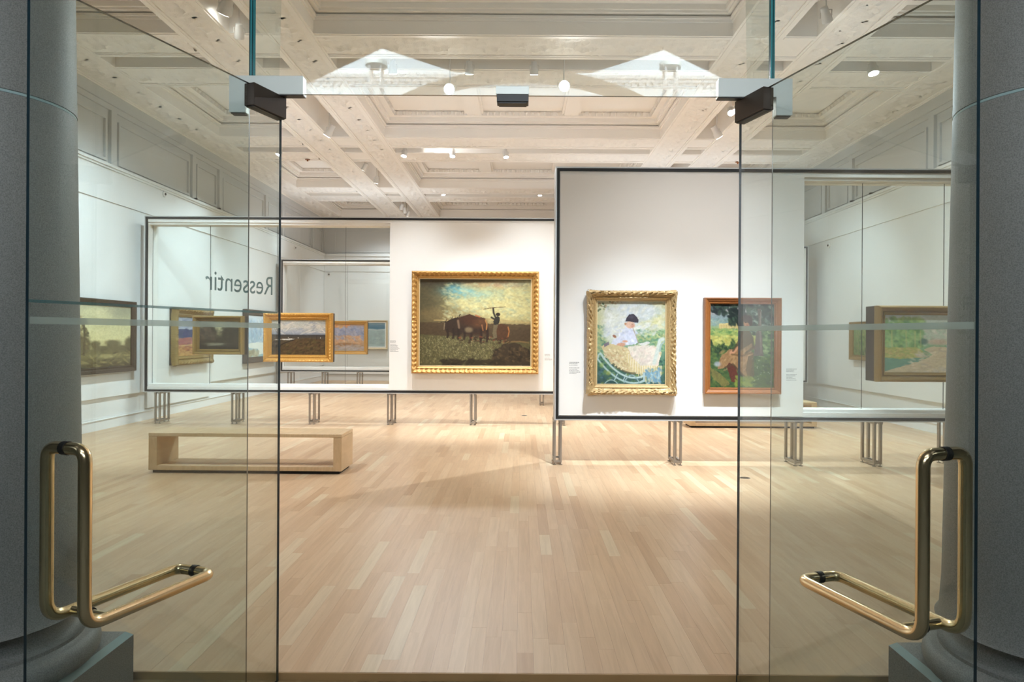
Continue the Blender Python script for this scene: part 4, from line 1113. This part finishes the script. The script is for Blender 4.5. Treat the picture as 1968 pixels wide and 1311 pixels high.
def p_girl():
    p = Cv(160, 214, 13)
    p.grad([(0, (150, 150, 150)), (0.12, (176, 170, 168)), (0.2, (150, 168, 158)), (0.3, (150, 172, 120)), (0.42, (176, 178, 96)), (0.55, (96, 122, 70)), (0.75, (66, 92, 56)), (1, (78, 100, 52))], 0.05, 3)
    p.ell(0.18, 0.17, 0.3, 0.05, (134, 154, 158), 0.6, 0.8, 0.3)
    p.dabs(90, (0.0, 0.18, 0.4, 0.26), [(126, 150, 146), (156, 176, 160)], 0.012, 0.6)
    p.poly([(0.14, 0.235), (0.46, 0.22), (0.46, 0.29), (0.14, 0.30)], (214, 196, 136), 0.003)
    for k in range(13): p.line([(0.155 + k * 0.025, 0.25), (0.155 + k * 0.025, 0.295)], 0.004, (176, 150, 92), 0.8)
    p.dabs(160, (0, 0.30, 0.5, 0.42), [(134, 164, 96), (96, 136, 78), (176, 186, 104)], 0.012, 0.6, 0, 2.5)
    p.dabs(120, (0, 0.38, 0.45, 0.50), [(196, 188, 96), (176, 170, 90), (206, 200, 120)], 0.012, 0.5, 0, 2.5)
    p.dabs(260, (0.0, 0.42, 0.42, 0.62), [(44, 66, 44), (66, 90, 56), (36, 54, 40), (96, 116, 60)], 0.012, 0.7, 1.4, 2.2, lambda x, y: y > 0.42 + 0.1 * abs(math.sin(x * 17)))
    p.dabs(420, (0, 0.56, 1, 1), [(58, 84, 52), (84, 108, 60), (46, 70, 50), (104, 120, 62)], 0.014, 0.6, 0.5, 1.8)
    p.poly([(0.0, 0.75), (0.15, 0.82), (0.32, 0.95), (0.2, 1.0), (0.05, 0.9)], (150, 126, 72), 0.02, 0.6)
    # tree trunk and foliage on the right
    p.poly([(0.55, 0.0), (1, 0), (1, 0.58), (0.84, 0.60), (0.80, 0.34), (0.6, 0.2)], (58, 74, 62), 0.02, 0.85)
    p.dabs(300, (0.5, 0.0, 1, 0.36), [(42, 58, 50), (70, 88, 70), (150, 164, 150), (34, 46, 46), (104, 122, 112)], 0.016, 0.65, 0.6, 2)
    p.dabs(220, (0.82, 0.28, 1, 0.62), [(150, 172, 120), (74, 100, 66), (112, 140, 90), (50, 72, 54)], 0.016, 0.7, 0.4, 2)
    p.poly([(0.74, 0.05), (0.80, 0.05), (0.80, 0.3), (0.84, 0.62), (0.68, 0.62), (0.72, 0.35), (0.76, 0.2)], (104, 92, 84), 0.008)
    p.line([(0.79, 0.1), (0.78, 0.3), (0.80, 0.58)], 0.010, (146, 134, 124), 0.6)
    p.dabs(170, (0.0, 0.0, 0.6, 0.12), [(40, 50, 48), (60, 78, 66), (30, 36, 40), (96, 108, 104)], 0.017, 0.85, 0.7, 2, lambda x, y: y < 0.07 + 0.05 * math.sin(x * 9))
    p.dabs(90, (0.30, 0.05, 0.56, 0.24), [(40, 54, 48), (58, 78, 60), (32, 42, 42)], 0.017, 0.85, 0.9, 2)
    # seated figure
    p.poly([(0.50, 0.32), (0.60, 0.31), (0.66, 0.38), (0.68, 0.52), (0.60, 0.58), (0.46, 0.58), (0.40, 0.55), (0.44, 0.46)], (98, 84, 62), 0.008)
    p.poly([(0.66, 0.46), (0.46, 0.56), (0.34, 0.57), (0.36, 0.60), (0.52, 0.60), (0.70, 0.53)], (140, 116, 84), 0.006)
    p.poly([(0.30, 0.54), (0.48, 0.56), (0.68, 0.58), (0.66, 0.72), (0.62, 0.92), (0.50, 0.84), (0.36, 0.72), (0.24, 0.76), (0.12, 0.78), (0.16, 0.64)], (152, 118, 80), 0.008)
    p.dabs(90, (0.18, 0.56, 0.64, 0.80), [(168, 130, 90), (132, 98, 64), (180, 148, 106)], 0.014, 0.5, -0.8, 2.2, lambda x, y: y < 0.95 - 0.2 * abs(x - 0.5) and y > 0.55)
    p.poly([(0.60, 0.62), (0.68, 0.60), (0.70, 0.86), (0.60, 0.92), (0.56, 0.78)], (96, 78, 50), 0.01, 0.8)
    p.poly([(0.30, 0.70), (0.40, 0.74), (0.44, 0.86), (0.42, 0.93), (0.34, 0.93), (0.30, 0.82), (0.26, 0.74)], (98, 54, 44), 0.008)
    p.ell(0.36, 0.57, 0.06, 0.022, (206, 150, 116), 0.4, 0.9, 0.2, -0.5); p.ell(0.42, 0.53, 0.05, 0.018, (196, 144, 110), 0.4, 0.9, 0.2, -0.6)
    p.ell(0.12, 0.72, 0.05, 0.03, (176, 182, 190), 0.5, 0.8, 0.4)
    p.ell(0.575, 0.225, 0.055, 0.055, (176, 124, 92), 0.2)
    p.ell(0.57, 0.175, 0.085, 0.045, (60, 44, 34), 0.3); p.ell(0.63, 0.21, 0.03, 0.05, (58, 42, 34), 0.3)
    for x in (0.555, 0.60): p.ell(x, 0.222, 0.012, 0.006, (60, 42, 34), 0.4)
    p.line([(0.562, 0.252), (0.592, 0.252)], 0.004, (132, 70, 58), 0.8); p.ell(0.578, 0.30, 0.05, 0.02, (186, 160, 130), 0.4, 0.7)
    p.line([(0.50, 0.33), (0.44, 0.46), (0.36, 0.56)], 0.012, (74, 62, 46), 0.7); p.line([(0.66, 0.40), (0.68, 0.52), (0.56, 0.585)], 0.014, (78, 66, 48), 0.7)
    p.line([(0.24, 0.76), (0.36, 0.72), (0.50, 0.84), (0.62, 0.92)], 0.012, (84, 66, 46), 0.8); p.line([(0.34, 0.60), (0.50, 0.62), (0.66, 0.58)], 0.010, (110, 84, 56), 0.7)
    p.dabs(26, (0.4, 0.88, 0.66, 0.97), [(150, 164, 70), (126, 146, 66)], 0.02, 0.6, 0.5, 2)
    p.dabs(22, (0.66, 0.6, 1, 0.95), [(206, 212, 200), (170, 180, 160)], 0.005, 0.7, 0, 1.5)
    return p.grain(0.08)

def p_road():
    p = Cv(170, 120, 14)
    p.grad([(0, (202, 216, 220)), (0.14, (206, 216, 206)), (0.22, (156, 188, 160)), (0.55, (134, 172, 132)), (0.7, (120, 160, 120)), (1, (176, 164, 132))], 0.06)
    p.dabs(420, (0, 0.06, 0.36, 0.56), [(116, 160, 96), (150, 184, 110), (94, 140, 92), (168, 196, 130), (134, 172, 120)], 0.028, 0.6, 1.4, 1.8, lambda x, y: y > 0.04 + 0.24 * abs(x - 0.18))
    p.dabs(420, (0.58, 0.25, 1.0, 0.62), [(112, 160, 132), (82, 134, 112), (146, 182, 130), (90, 142, 150), (170, 196, 150)], 0.024, 0.6, 1.4, 1.7)
    p.dabs(140, (0.36, 0.22, 0.62, 0.5), [(206, 206, 190), (186, 200, 178), (214, 198, 184)], 0.024, 0.5, 1.3, 1.6)
    p.ell(0.36, 0.46, 0.04, 0.05, (76, 112, 104), 0.4, 0.8, 0.4)
    for x in (0.07, 0.2, 0.28, 0.33): p.line([(x, 0.28), (x + 0.004, 0.56)], 0.008, (190, 184, 120), 0.6)
    p.ell(0.5, 0.47, 0.09, 0.05, (204, 172, 150), 0.6, 0.8, 0.4)
    p.poly([(0, 0.56), (0.3, 0.56), (0.36, 0.64), (0.3, 0.75), (0.12, 0.9), (0, 0.97)], (164, 172, 96), 0.01)
    p.dabs(160, (0, 0.58, 0.34, 0.8), [(184, 176, 104), (150, 168, 98), (196, 170, 112), (206, 190, 130)], 0.016, 0.5, 0.5, 2)
    p.poly([(0, 0.74), (0.14, 0.76), (0.36, 0.74), (0.40, 0.76), (0.2, 0.88), (0, 0.98)], (98, 150, 136), 0.012, 0.85)
    p.poly([(0.46, 0.54), (0.66, 0.56), (0.82, 0.66), (0.95, 0.84), (1, 1), (0, 1), (0.08, 0.94), (0.36, 0.78), (0.44, 0.68), (0.36, 0.60)], (206, 188, 156), 0.01)
    p.dabs(170, (0.2, 0.6, 0.9, 1), [(224, 210, 182), (196, 172, 146), (214, 196, 164), (190, 180, 170)], 0.018, 0.5, 0.15, 2.6, lambda x, y: 0.42 - (y - 0.55) * 0.9 < x < 0.62 + (y - 0.55) * 0.8)
    p.poly([(0.66, 0.60), (1, 0.58), (1, 0.98), (0.93, 0.80), (0.80, 0.66)], (86, 146, 128), 0.012, 0.85)
    return p.grain(0.06)
def p_lake():
    p = Cv(130, 120, 15)
    p.grad([(0, (158, 154, 128)), (0.3, (176, 170, 132)), (0.55, (186, 178, 134)), (0.68, (150, 142, 104)), (0.72, (98, 88, 62)), (0.82, (108, 98, 66)), (1, (74, 62, 42))], 0.06)
    p.ell(0.55, 0.12, 0.25, 0.08, (196, 188, 150), 0.7, 0.7, 0.5); p.ell(0.85, 0.1, 0.2, 0.1, (136, 134, 114), 0.7, 0.7, 0.5)
    for cx, cy, rx, ry in ((0.30, 0.62, 0.10, 0.12), (0.45, 0.64, 0.07, 0.07), (0.72, 0.64, 0.11, 0.09), (0.98, 0.62, 0.08, 0.10), (0.55, 0.69, 0.12, 0.04), (0.86, 0.69, 0.1, 0.04)):
        p.ell(cx, cy, rx, ry, (92, 82, 58), 0.35, 0.95, 0.6)
    p.dabs(90, (0.22, 0.2, 0.36, 0.7), [(104, 90, 62), (82, 72, 50), (126, 112, 78)], 0.016, 0.75, 0.5, 1.6)
    p.line([(0.30, 0.28), (0.31, 0.55), (0.30, 0.8)], 0.014, (80, 68, 48)); p.line([(0.31, 0.6), (0.36, 0.70)], 0.008, (90, 76, 54))
    p.dabs(70, (0, 0.05, 0.18, 0.45), [(120, 92, 68), (96, 80, 56)], 0.016, 0.6, 0.5, 1.8)
    p.dabs(120, (0, 0.74, 1, 1), [(84, 74, 50), (110, 98, 66), (140, 128, 88), (66, 54, 38)], 0.014, 0.6, 0, 4)
    p.ell(0.62, 0.82, 0.14, 0.035, (150, 142, 98), 0.6, 0.7, 0.4)
    return p.grain(0.08)
def p_hills():
    p = Cv(110, 130, 16)
    p.grad([(0, (150, 158, 184)), (0.18, (186, 190, 200)), (0.3, (170, 180, 196)), (0.4, (96, 100, 140)), (0.55, (150, 92, 100)), (0.7, (150, 96, 80)), (1, (186, 146, 92))], 0.03)
    p.dabs(120, (0, 0, 1, 0.28), [(132, 142, 176), (206, 206, 206), (164, 170, 192), (120, 128, 164)], 0.03, 0.55, 0.1, 2.2)
    p.poly([(0, 0.32), (0.12, 0.30), (0.2, 0.33), (0.3, 0.29), (0.42, 0.33), (0.55, 0.30), (0.7, 0.29), (0.85, 0.32), (1, 0.31), (1, 0.44), (0.5, 0.53), (0, 0.57)], (52, 66, 110), 0.01)
    p.dabs(90, (0, 0.32, 1, 0.48), [(44, 56, 96), (72, 84, 128), (84, 80, 120)], 0.025, 0.6, 0.4, 2)
    p.poly([(0, 0.56), (0.5, 0.52), (1, 0.43), (1, 0.68), (0, 0.7)], (158, 96, 98), 0.012)
    p.dabs(110, (0, 0.54, 1, 0.7), [(176, 110, 96), (134, 82, 92), (170, 120, 110)], 0.022, 0.55, -0.15, 3)
    p.line([(0, 0.74), (0.5, 0.715), (1, 0.69)], 0.012, (206, 180, 140), 0.85)
    p.poly([(0.0, 0.80), (0.4, 0.78), (0.75, 0.80), (0.6, 0.88), (0.3, 0.87)], (146, 88, 66), 0.012)
    p.dabs(110, (0, 0.72, 1, 1), [(196, 152, 92), (170, 112, 76), (206, 170, 110), (140, 84, 64)], 0.02, 0.55, 0, 3)
    return p.grain(0.08)
def p_pool():
    p = Cv(120, 92, 17)
    p.grad([(0, (178, 178, 164)), (0.3, (176, 170, 140)), (0.45, (120, 112, 90)), (0.6, (74, 66, 52)), (0.85, (70, 60, 48)), (1, (54, 46, 38))], 0.05)
    p.ell(0.50, 0.22, 0.14, 0.26, (206, 198, 150), 0.6, 0.8, 0.4)
    p.ell(0.22, 0.42, 0.24, 0.30, (84, 74, 62), 0.35, 0.95, 0.5); p.ell(0.82, 0.45, 0.28, 0.28, (66, 58, 48), 0.35, 0.95, 0.5)
    p.dabs(120, (0.0, 0.15, 0.42, 0.7), [(96, 84, 70), (70, 60, 50), (124, 98, 84)], 0.035, 0.5, 0.6, 1.7, lambda x, y: y > 0.2 + 0.6 * max(0, x - 0.2))
    p.dabs(120, (0.58, 0.2, 1, 0.75), [(74, 66, 52), (58, 50, 42), (92, 82, 64)], 0.035, 0.5, 0.6, 1.7)
    p.ell(0.38, 0.82, 0.22, 0.05, (150, 144, 122), 0.6, 0.85, 0.5); p.line([(0.2, 0.88), (0.6, 0.80)], 0.014, (166, 160, 140), 0.6)
    return p.grain(0.1)
def p_winter():
    p = Cv(120, 90, 18)
    p.grad([(0, (206, 218, 226)), (0.3, (188, 208, 220)), (0.45, (150, 182, 204)), (0.65, (156, 186, 204)), (1, (150, 190, 198))], 0.05)
    p.dabs(260, (0, 0.1, 1, 0.7), [(176, 200, 218), (140, 168, 200), (206, 218, 226), (156, 186, 206)], 0.035, 0.5, 1.2, 1.8)
    p.poly([(0, 0.68), (0.4, 0.64), (0.75, 0.68), (0.6, 0.78), (0.7, 0.92), (0.45, 0.95), (0.4, 0.8), (0.1, 0.78)], (222, 232, 226), 0.012)
    p.dabs(60, (0, 0.84, 0.4, 1.0), [(150, 146, 120), (176, 176, 150)], 0.03, 0.6, 0, 2.5)
    return p.grain(0.05)
def p_field():
    p = Cv(150, 104, 19)
    p.grad([(0, (190, 188, 176)), (0.2, (196, 188, 172)), (0.34, (170, 170, 172)), (0.41, (140, 144, 152)), (0.43, (74, 68, 62)), (0.55, (88, 74, 56)), (1, (70, 56, 36))], 0.02, 3)
    p.dabs(70, (0.1, 0.05, 1, 0.36), [(214, 202, 182), (160, 162, 168), (178, 174, 168), (222, 208, 188)], 0.022, 0.5, -0.12, 5)
    p.line([(0, 0.45), (1, 0.445)], 0.02, (66, 62, 58), 0.8)
    p.poly([(0.04, 0.555), (0.36, 0.53), (0.44, 0.54), (0.34, 0.575), (0.08, 0.58)], (204, 196, 184), 0.004)
    p.poly([(0.46, 0.55), (0.62, 0.52), (1, 0.56), (1, 1), (0, 1), (0.2, 0.72)], (92, 70, 44), 0.008)
    p.dabs(260, (0, 0.56, 1, 1), [(100, 78, 48), (78, 60, 38), (112, 92, 54), (66, 56, 34), (92, 84, 46)], 0.02, 0.5, -0.5, 2.5)
    p.line([(0.06, 0.80), (0.24, 0.66), (0.42, 0.56)], 0.014, (50, 40, 30), 0.8)
    p.line([(0.10, 0.76), (0.11, 0.4), (0.10, 0.16)], 0.007, (58, 46, 38)); p.line([(0.105, 0.38), (0.05, 0.24)], 0.004, (58, 46, 38)); p.line([(0.105, 0.3), (0.06, 0.2)], 0.003, (58, 46, 38))
    for x in (0.31, 0.49, 0.9): p.ell(x, 0.51, 0.008, 0.014, (212, 204, 190), 0.4)
    p.line([(0.83, 0.43), (0.83, 0.55)], 0.004, (54, 46, 40)); p.ell(0.09, 0.68, 0.02, 0.02, (190, 170, 150), 0.5, 0.7); p.dabs(25, (0.02, 0.6, 0.14, 0.86), [(48, 38, 30), (62, 48, 36)], 0.02, 0.6)
    return p.grain(0.08)
def p_autumn():
    p = Cv(90, 78, 20)
    p.grad([(0, (206, 166, 140)), (0.1, (166, 162, 176)), (0.4, (156, 156, 174)), (0.6, (196, 162, 132)), (0.8, (176, 146, 116)), (1, (176, 170, 166))], 0.08)
    p.dabs(200, (0.0, 0.1, 1, 0.6), [(160, 162, 184), (176, 170, 176), (140, 146, 172)], 0.035, 0.5, 0.9, 1.8)
    p.dabs(150, (0, 0.42, 0.9, 0.75), [(214, 164, 124), (206, 150, 110), (190, 160, 134), (222, 180, 140)], 0.032, 0.55, 0.7, 1.8)
    p.dabs(14, (0.1, 0.0, 0.7, 0.1), [(226, 150, 96), (222, 170, 120)], 0.04, 0.8, 0, 2)
    p.ell(0.5, 0.76, 0.24, 0.06, (156, 112, 74), 0.5, 0.8, 0.5); p.dabs(60, (0, 0.78, 1, 1), [(186, 176, 172), (196, 166, 140), (166, 156, 160)], 0.03, 0.5, 0, 3)
    return p.grain(0.08)
def p_sea():
    p = Cv(80, 64, 21)
    p.grad([(0, (150, 176, 188)), (0.12, (122, 158, 176)), (0.24, (110, 146, 166)), (0.28, (196, 212, 210)), (0.5, (184, 202, 200)), (1, (190, 208, 206))], 0.04)
    p.poly([(0.2, 0.14), (0.55, 0.2), (0.75, 0.27), (0.9, 0.22), (1, 0.2), (1, 0.1), (0.3, 0.08)], (104, 142, 164), 0.012)
    p.line([(0.0, 0.24), (0.4, 0.27), (0.75, 0.31), (1, 0.27)], 0.016, (226, 232, 228), 0.9)
    p.dabs(100, (0, 0.34, 1, 1), [(196, 212, 208), (176, 198, 198), (188, 206, 202)], 0.05, 0.4, 0.1, 2)
    return p.grain(0.04)
def p_grove():
    p = Cv(60, 70, 22)
    p.grad([(0, (140, 160, 130)), (0.3, (122, 146, 92)), (0.7, (104, 130, 76)), (1, (84, 104, 60))], 0.1)
    p.dabs(260, (0, 0, 1, 1), [(110, 140, 76), (150, 172, 104), (84, 110, 62), (134, 156, 96), (176, 180, 120)], 0.035, 0.6, 1.3, 1.8)
    for x in (0.2, 0.45, 0.75): p.line([(x, 0.1), (x + 0.02, 0.9)], 0.012, (156, 146, 104), 0.6)
    return p.grain(0.06)

def swept_frame(w, h, bw, prof, orn=None, nseg=None):
    """mitred picture frame; prof: [(share of the border from outside to inside, depth in m)]; orn(side, s, length, a) adds relief"""
    mb = MB()
    a = np.array([p[0] for p in prof]); d = np.array([p[1] for p in prof])
    for side in range(4):
        Ls = w if side in (0, 2) else h
        n = max(2, int(Ls / 0.014)) if orn else 1
        t = np.linspace(0, 1, n + 1)
        T, A = np.meshgrid(t, a, indexing='ij')
        off = A * bw
        S = off + T * (Ls - 2 * off)                 # position along the side
        D = np.broadcast_to(d, S.shape).copy()
        if orn:
            dz, dout = orn(side, S, Ls, A)
            D = D + dz; off = off - dout
        X = S - Ls / 2; Y = -(Ls and 0)
        if side == 0:   P = np.stack([X, -D, off], -1)                       # bottom
        elif side == 2: P = np.stack([-X, -D, h - off], -1)                   # top
        elif side == 1: P = np.stack([w / 2 - off, -D, h / 2 + X], -1)        # right
        else:           P = np.stack([-w / 2 + off, -D, h / 2 - X], -1)       # left
        mb.grid(P)
    return mb
def orn_leaf(amp=0.010, per=0.075, lo=0.1, hi=0.75):
    def f(side, S, L, A):
        band = np.clip((A - lo) / 0.08, 0, 1) * np.clip((hi - A) / 0.08, 0, 1)
        mid = (A - lo) / (hi - lo) - 0.5
        wave = np.cos(2 * np.pi * (S - L / 2) / per + 5.0 * np.abs(mid) * np.sign(S - L / 2))
        fine = np.cos(2 * np.pi * S / (per * 0.37)) * 0.35
        cor = np.exp(-((np.minimum(S, L - S)) / 0.10) ** 2)
        return amp * band * (wave + fine) + 0.008 * cor * band, 0 * S
    return f
def orn_rich(amp=0.012, per=0.06):
    def f(side, S, L, A):
        band = np.clip((A + 0.02) / 0.06, 0, 1) * np.clip((0.62 - A) / 0.06, 0, 1)
        w = np.cos(2 * np.pi * (S - L / 2) / per + 9 * A) * np.cos(2 * np.pi * S / (per * 0.6) - 12 * A) + 0.4 * np.cos(2 * np.pi * S / (per * 0.28))
        cor = np.exp(-((np.minimum(S, L - S)) / 0.09) ** 2)
        edge = np.clip((0.12 - A) / 0.12, 0, 1)
        return amp * band * w + 0.020 * cor * (A < 0.7), edge * (0.006 * np.abs(np.sin(2 * np.pi * S / per)) + 0.010 * cor)
    return f
PROF_WIDE = [(0, 0.002), (0, 0.055), (0.05, 0.085), (0.14, 0.105), (0.22, 0.110), (0.30, 0.108), (0.40, 0.098), (0.50, 0.082), (0.60, 0.068), (0.68, 0.062), (0.70, 0.070), (0.76, 0.074), (0.80, 0.068), (0.82, 0.058), (0.94, 0.048), (1.0, 0.040), (1.0, 0.012)]
PROF_FLAT = [(0, 0.002), (0, 0.060), (0.06, 0.068), (0.18, 0.070), (0.24, 0.062), (0.42, 0.058), (0.58, 0.050), (0.64, 0.042), (0.80, 0.038), (0.86, 0.044), (0.94, 0.042), (1.0, 0.034), (1.0, 0.012)]
def painting(loc, rz, w, h, bw, paint, mat, prof, label, orn=None, slip=0.02, off=0.035, slipmat='slip', scale_d=1.0, back=None, tone=0.88):
    """loc = bottom centre on the supporting surface; front faces local -y; off = stand-off of the hanging rail"""
    t = thing('framed_painting', loc, rz, label=label, cat='painting', group='framed paintings in the gallery')
    pr = [(a, d * scale_d + off) for a, d in prof]; pr[0] = (0, off)
    fr = swept_frame(w, h, bw, pr, orn).build('frame', M[mat], t, smooth=True)
    iw, ih = w - 2 * bw, h - 2 * bw
    # inner slip
    yb = off + 0.030 * scale_d
    mb = MB()
    for (x0, x1, z0, z1) in ((-iw / 2, iw / 2, bw, bw + slip), (-iw / 2, iw / 2, h - bw - slip, h - bw), (-iw / 2, -iw / 2 + slip, bw + slip, h - bw - slip), (iw / 2 - slip, iw / 2, bw + slip, h - bw - slip)):
        mb.cbox(x0, x1, -yb, -off - 0.012, z0, z1, 0.002)
    mb.build('slip', M[slipmat], t)
    cw, ch = iw - 2 * slip, ih - 2 * slip
    c = paint(); c.c *= tone
    xs = np.linspace(-cw / 2, cw / 2, c.w); zs = np.linspace(h - bw - slip, bw + slip, c.h)
    X, Z = np.meshgrid(xs, zs)
    P = np.stack([X, np.full_like(X, -off - 0.018 * scale_d), Z], -1)
    mb = MB(); mb.grid(P[::-1])
    co = mb.build('canvas', M['canvas'], t)
    at = co.data.attributes.new('paint', 'FLOAT_COLOR', 'POINT')
    cc = np.concatenate([c.colors()[::-1].reshape(-1, 3), np.ones((c.w * c.h, 1))], 1).astype(np.float32)
    at.data.foreach_set('color', cc.ravel())
    mb = MB(); mb.box(-w / 2 + 0.003, w / 2 - 0.003, -off - 0.010, -(back or 0.001), 0.003, h - 0.003)
    mb.build('backing', M['back'], t)
    return t
YL, YR = 10.930, 7.610         # faces of the two main white boards
painting((-0.736, YL, 0.83), 0, 2.02, 1.63, 0.112, p_oxen, 'gold', PROF_WIDE, 'large gilt-framed painting of oxen and a herdsman with raised stick', orn_leaf(), 0.016, 0.04, tone=0.78)
painting((1.216, YR, 0.80), 0, 0.976, 1.14, 0.100, p_cradle, 'gold_pale', PROF_WIDE, 'ornate pale gilt frame with a dark-capped sitter over a white cradle', orn_rich(0.016, 0.047), 0.012, 0.03, tone=0.82)
painting((2.444, YR, 0.81), 0, 0.846, 1.063, 0.066, p_girl, 'brownwood', PROF_FLAT, 'plain brown wooden frame with a girl sitting under a tree', None, 0.004, 0.03, 'brownwood', tone=0.84)
YG = 7.60 + 0.165 - 0.006
painting((4.62, YG, 0.955), 0, 1.42, 0.84, 0.100, p_road, 'gold_olive', PROF_WIDE, 'dull gilt frame with a sandy woodland road, hung on glass by the right column', None, 0.004, 0.19, 'gold_olive', 1.0, tone=1.08)
YG2 = 10.92 + 0.17 - 0.006
painting((-3.58, YG2, 0.995), 0, 1.10, 0.79, 0.105, p_field, 'gold_bright', PROF_WIDE, 'bright gilt frame with a brown field under grey sky, hung on glass', orn_leaf(0.006, 0.05, 0.02, 0.4), 0.012, 0.09, 'gold_bright')
painting((-4.84, YG2, 1.11), 0, 0.80, 0.62, 0.080, p_pool, 'gold_olive', PROF_WIDE, 'dull framed dark woodland pool, hung on glass beside the blue hills picture', None, 0.006, 0.13, 'gold_olive')
XW = 6.215
painting((-XW, 9.95, 0.85), R(90), 1.82, 1.09, 0.085, p_lake, 'darkwood', PROF_FLAT, 'dark-framed misty lake with trees on the left wall by the column', None, 0.006, 0.03, 'darkwood', tone=1.15)
painting((-XW, 12.77, 0.875), R(90), 1.44, 1.025, 0.150, p_hills, 'gold_olive', PROF_WIDE, 'ornate gilt frame with blue hills over a red field on the left wall', orn_rich(0.010, 0.08), 0.01, 0.03, 'gold_olive', tone=1.0)
painting((-XW, 16.15, 0.78), R(90), 1.9, 1.22, 0.125, p_winter, 'darkwood', PROF_FLAT, 'brown-framed pale blue winter scene on the left wall, far back', None, 0.01, 0.03, 'darkwood', tone=1.05)
painting((-4.42, 17.1 + 0.159, 0.945), 0, 1.10, 0.84, 0.080, p_autumn, 'gold', PROF_FLAT, 'gilt-framed violet and orange autumn thicket, hung on the rearmost glass', None, 0.01, 0.06, 'gold')
painting((-4.80, YB - 0.057, 0.985), 0, 1.22, 0.91, 0.055, p_sea, 'palewood', PROF_FLAT, 'thin pale frame with a blue-white seascape on the back wall', None, 0.03, 0.02, 'panel')
painting((XW, 12.25, 1.03), R(-90), 1.02, 0.70, 0.085, p_grove, 'gold_olive', PROF_FLAT, 'small gilt-framed green grove on the right wall, partly hidden', None, 0.006, 0.03, 'gold_olive')
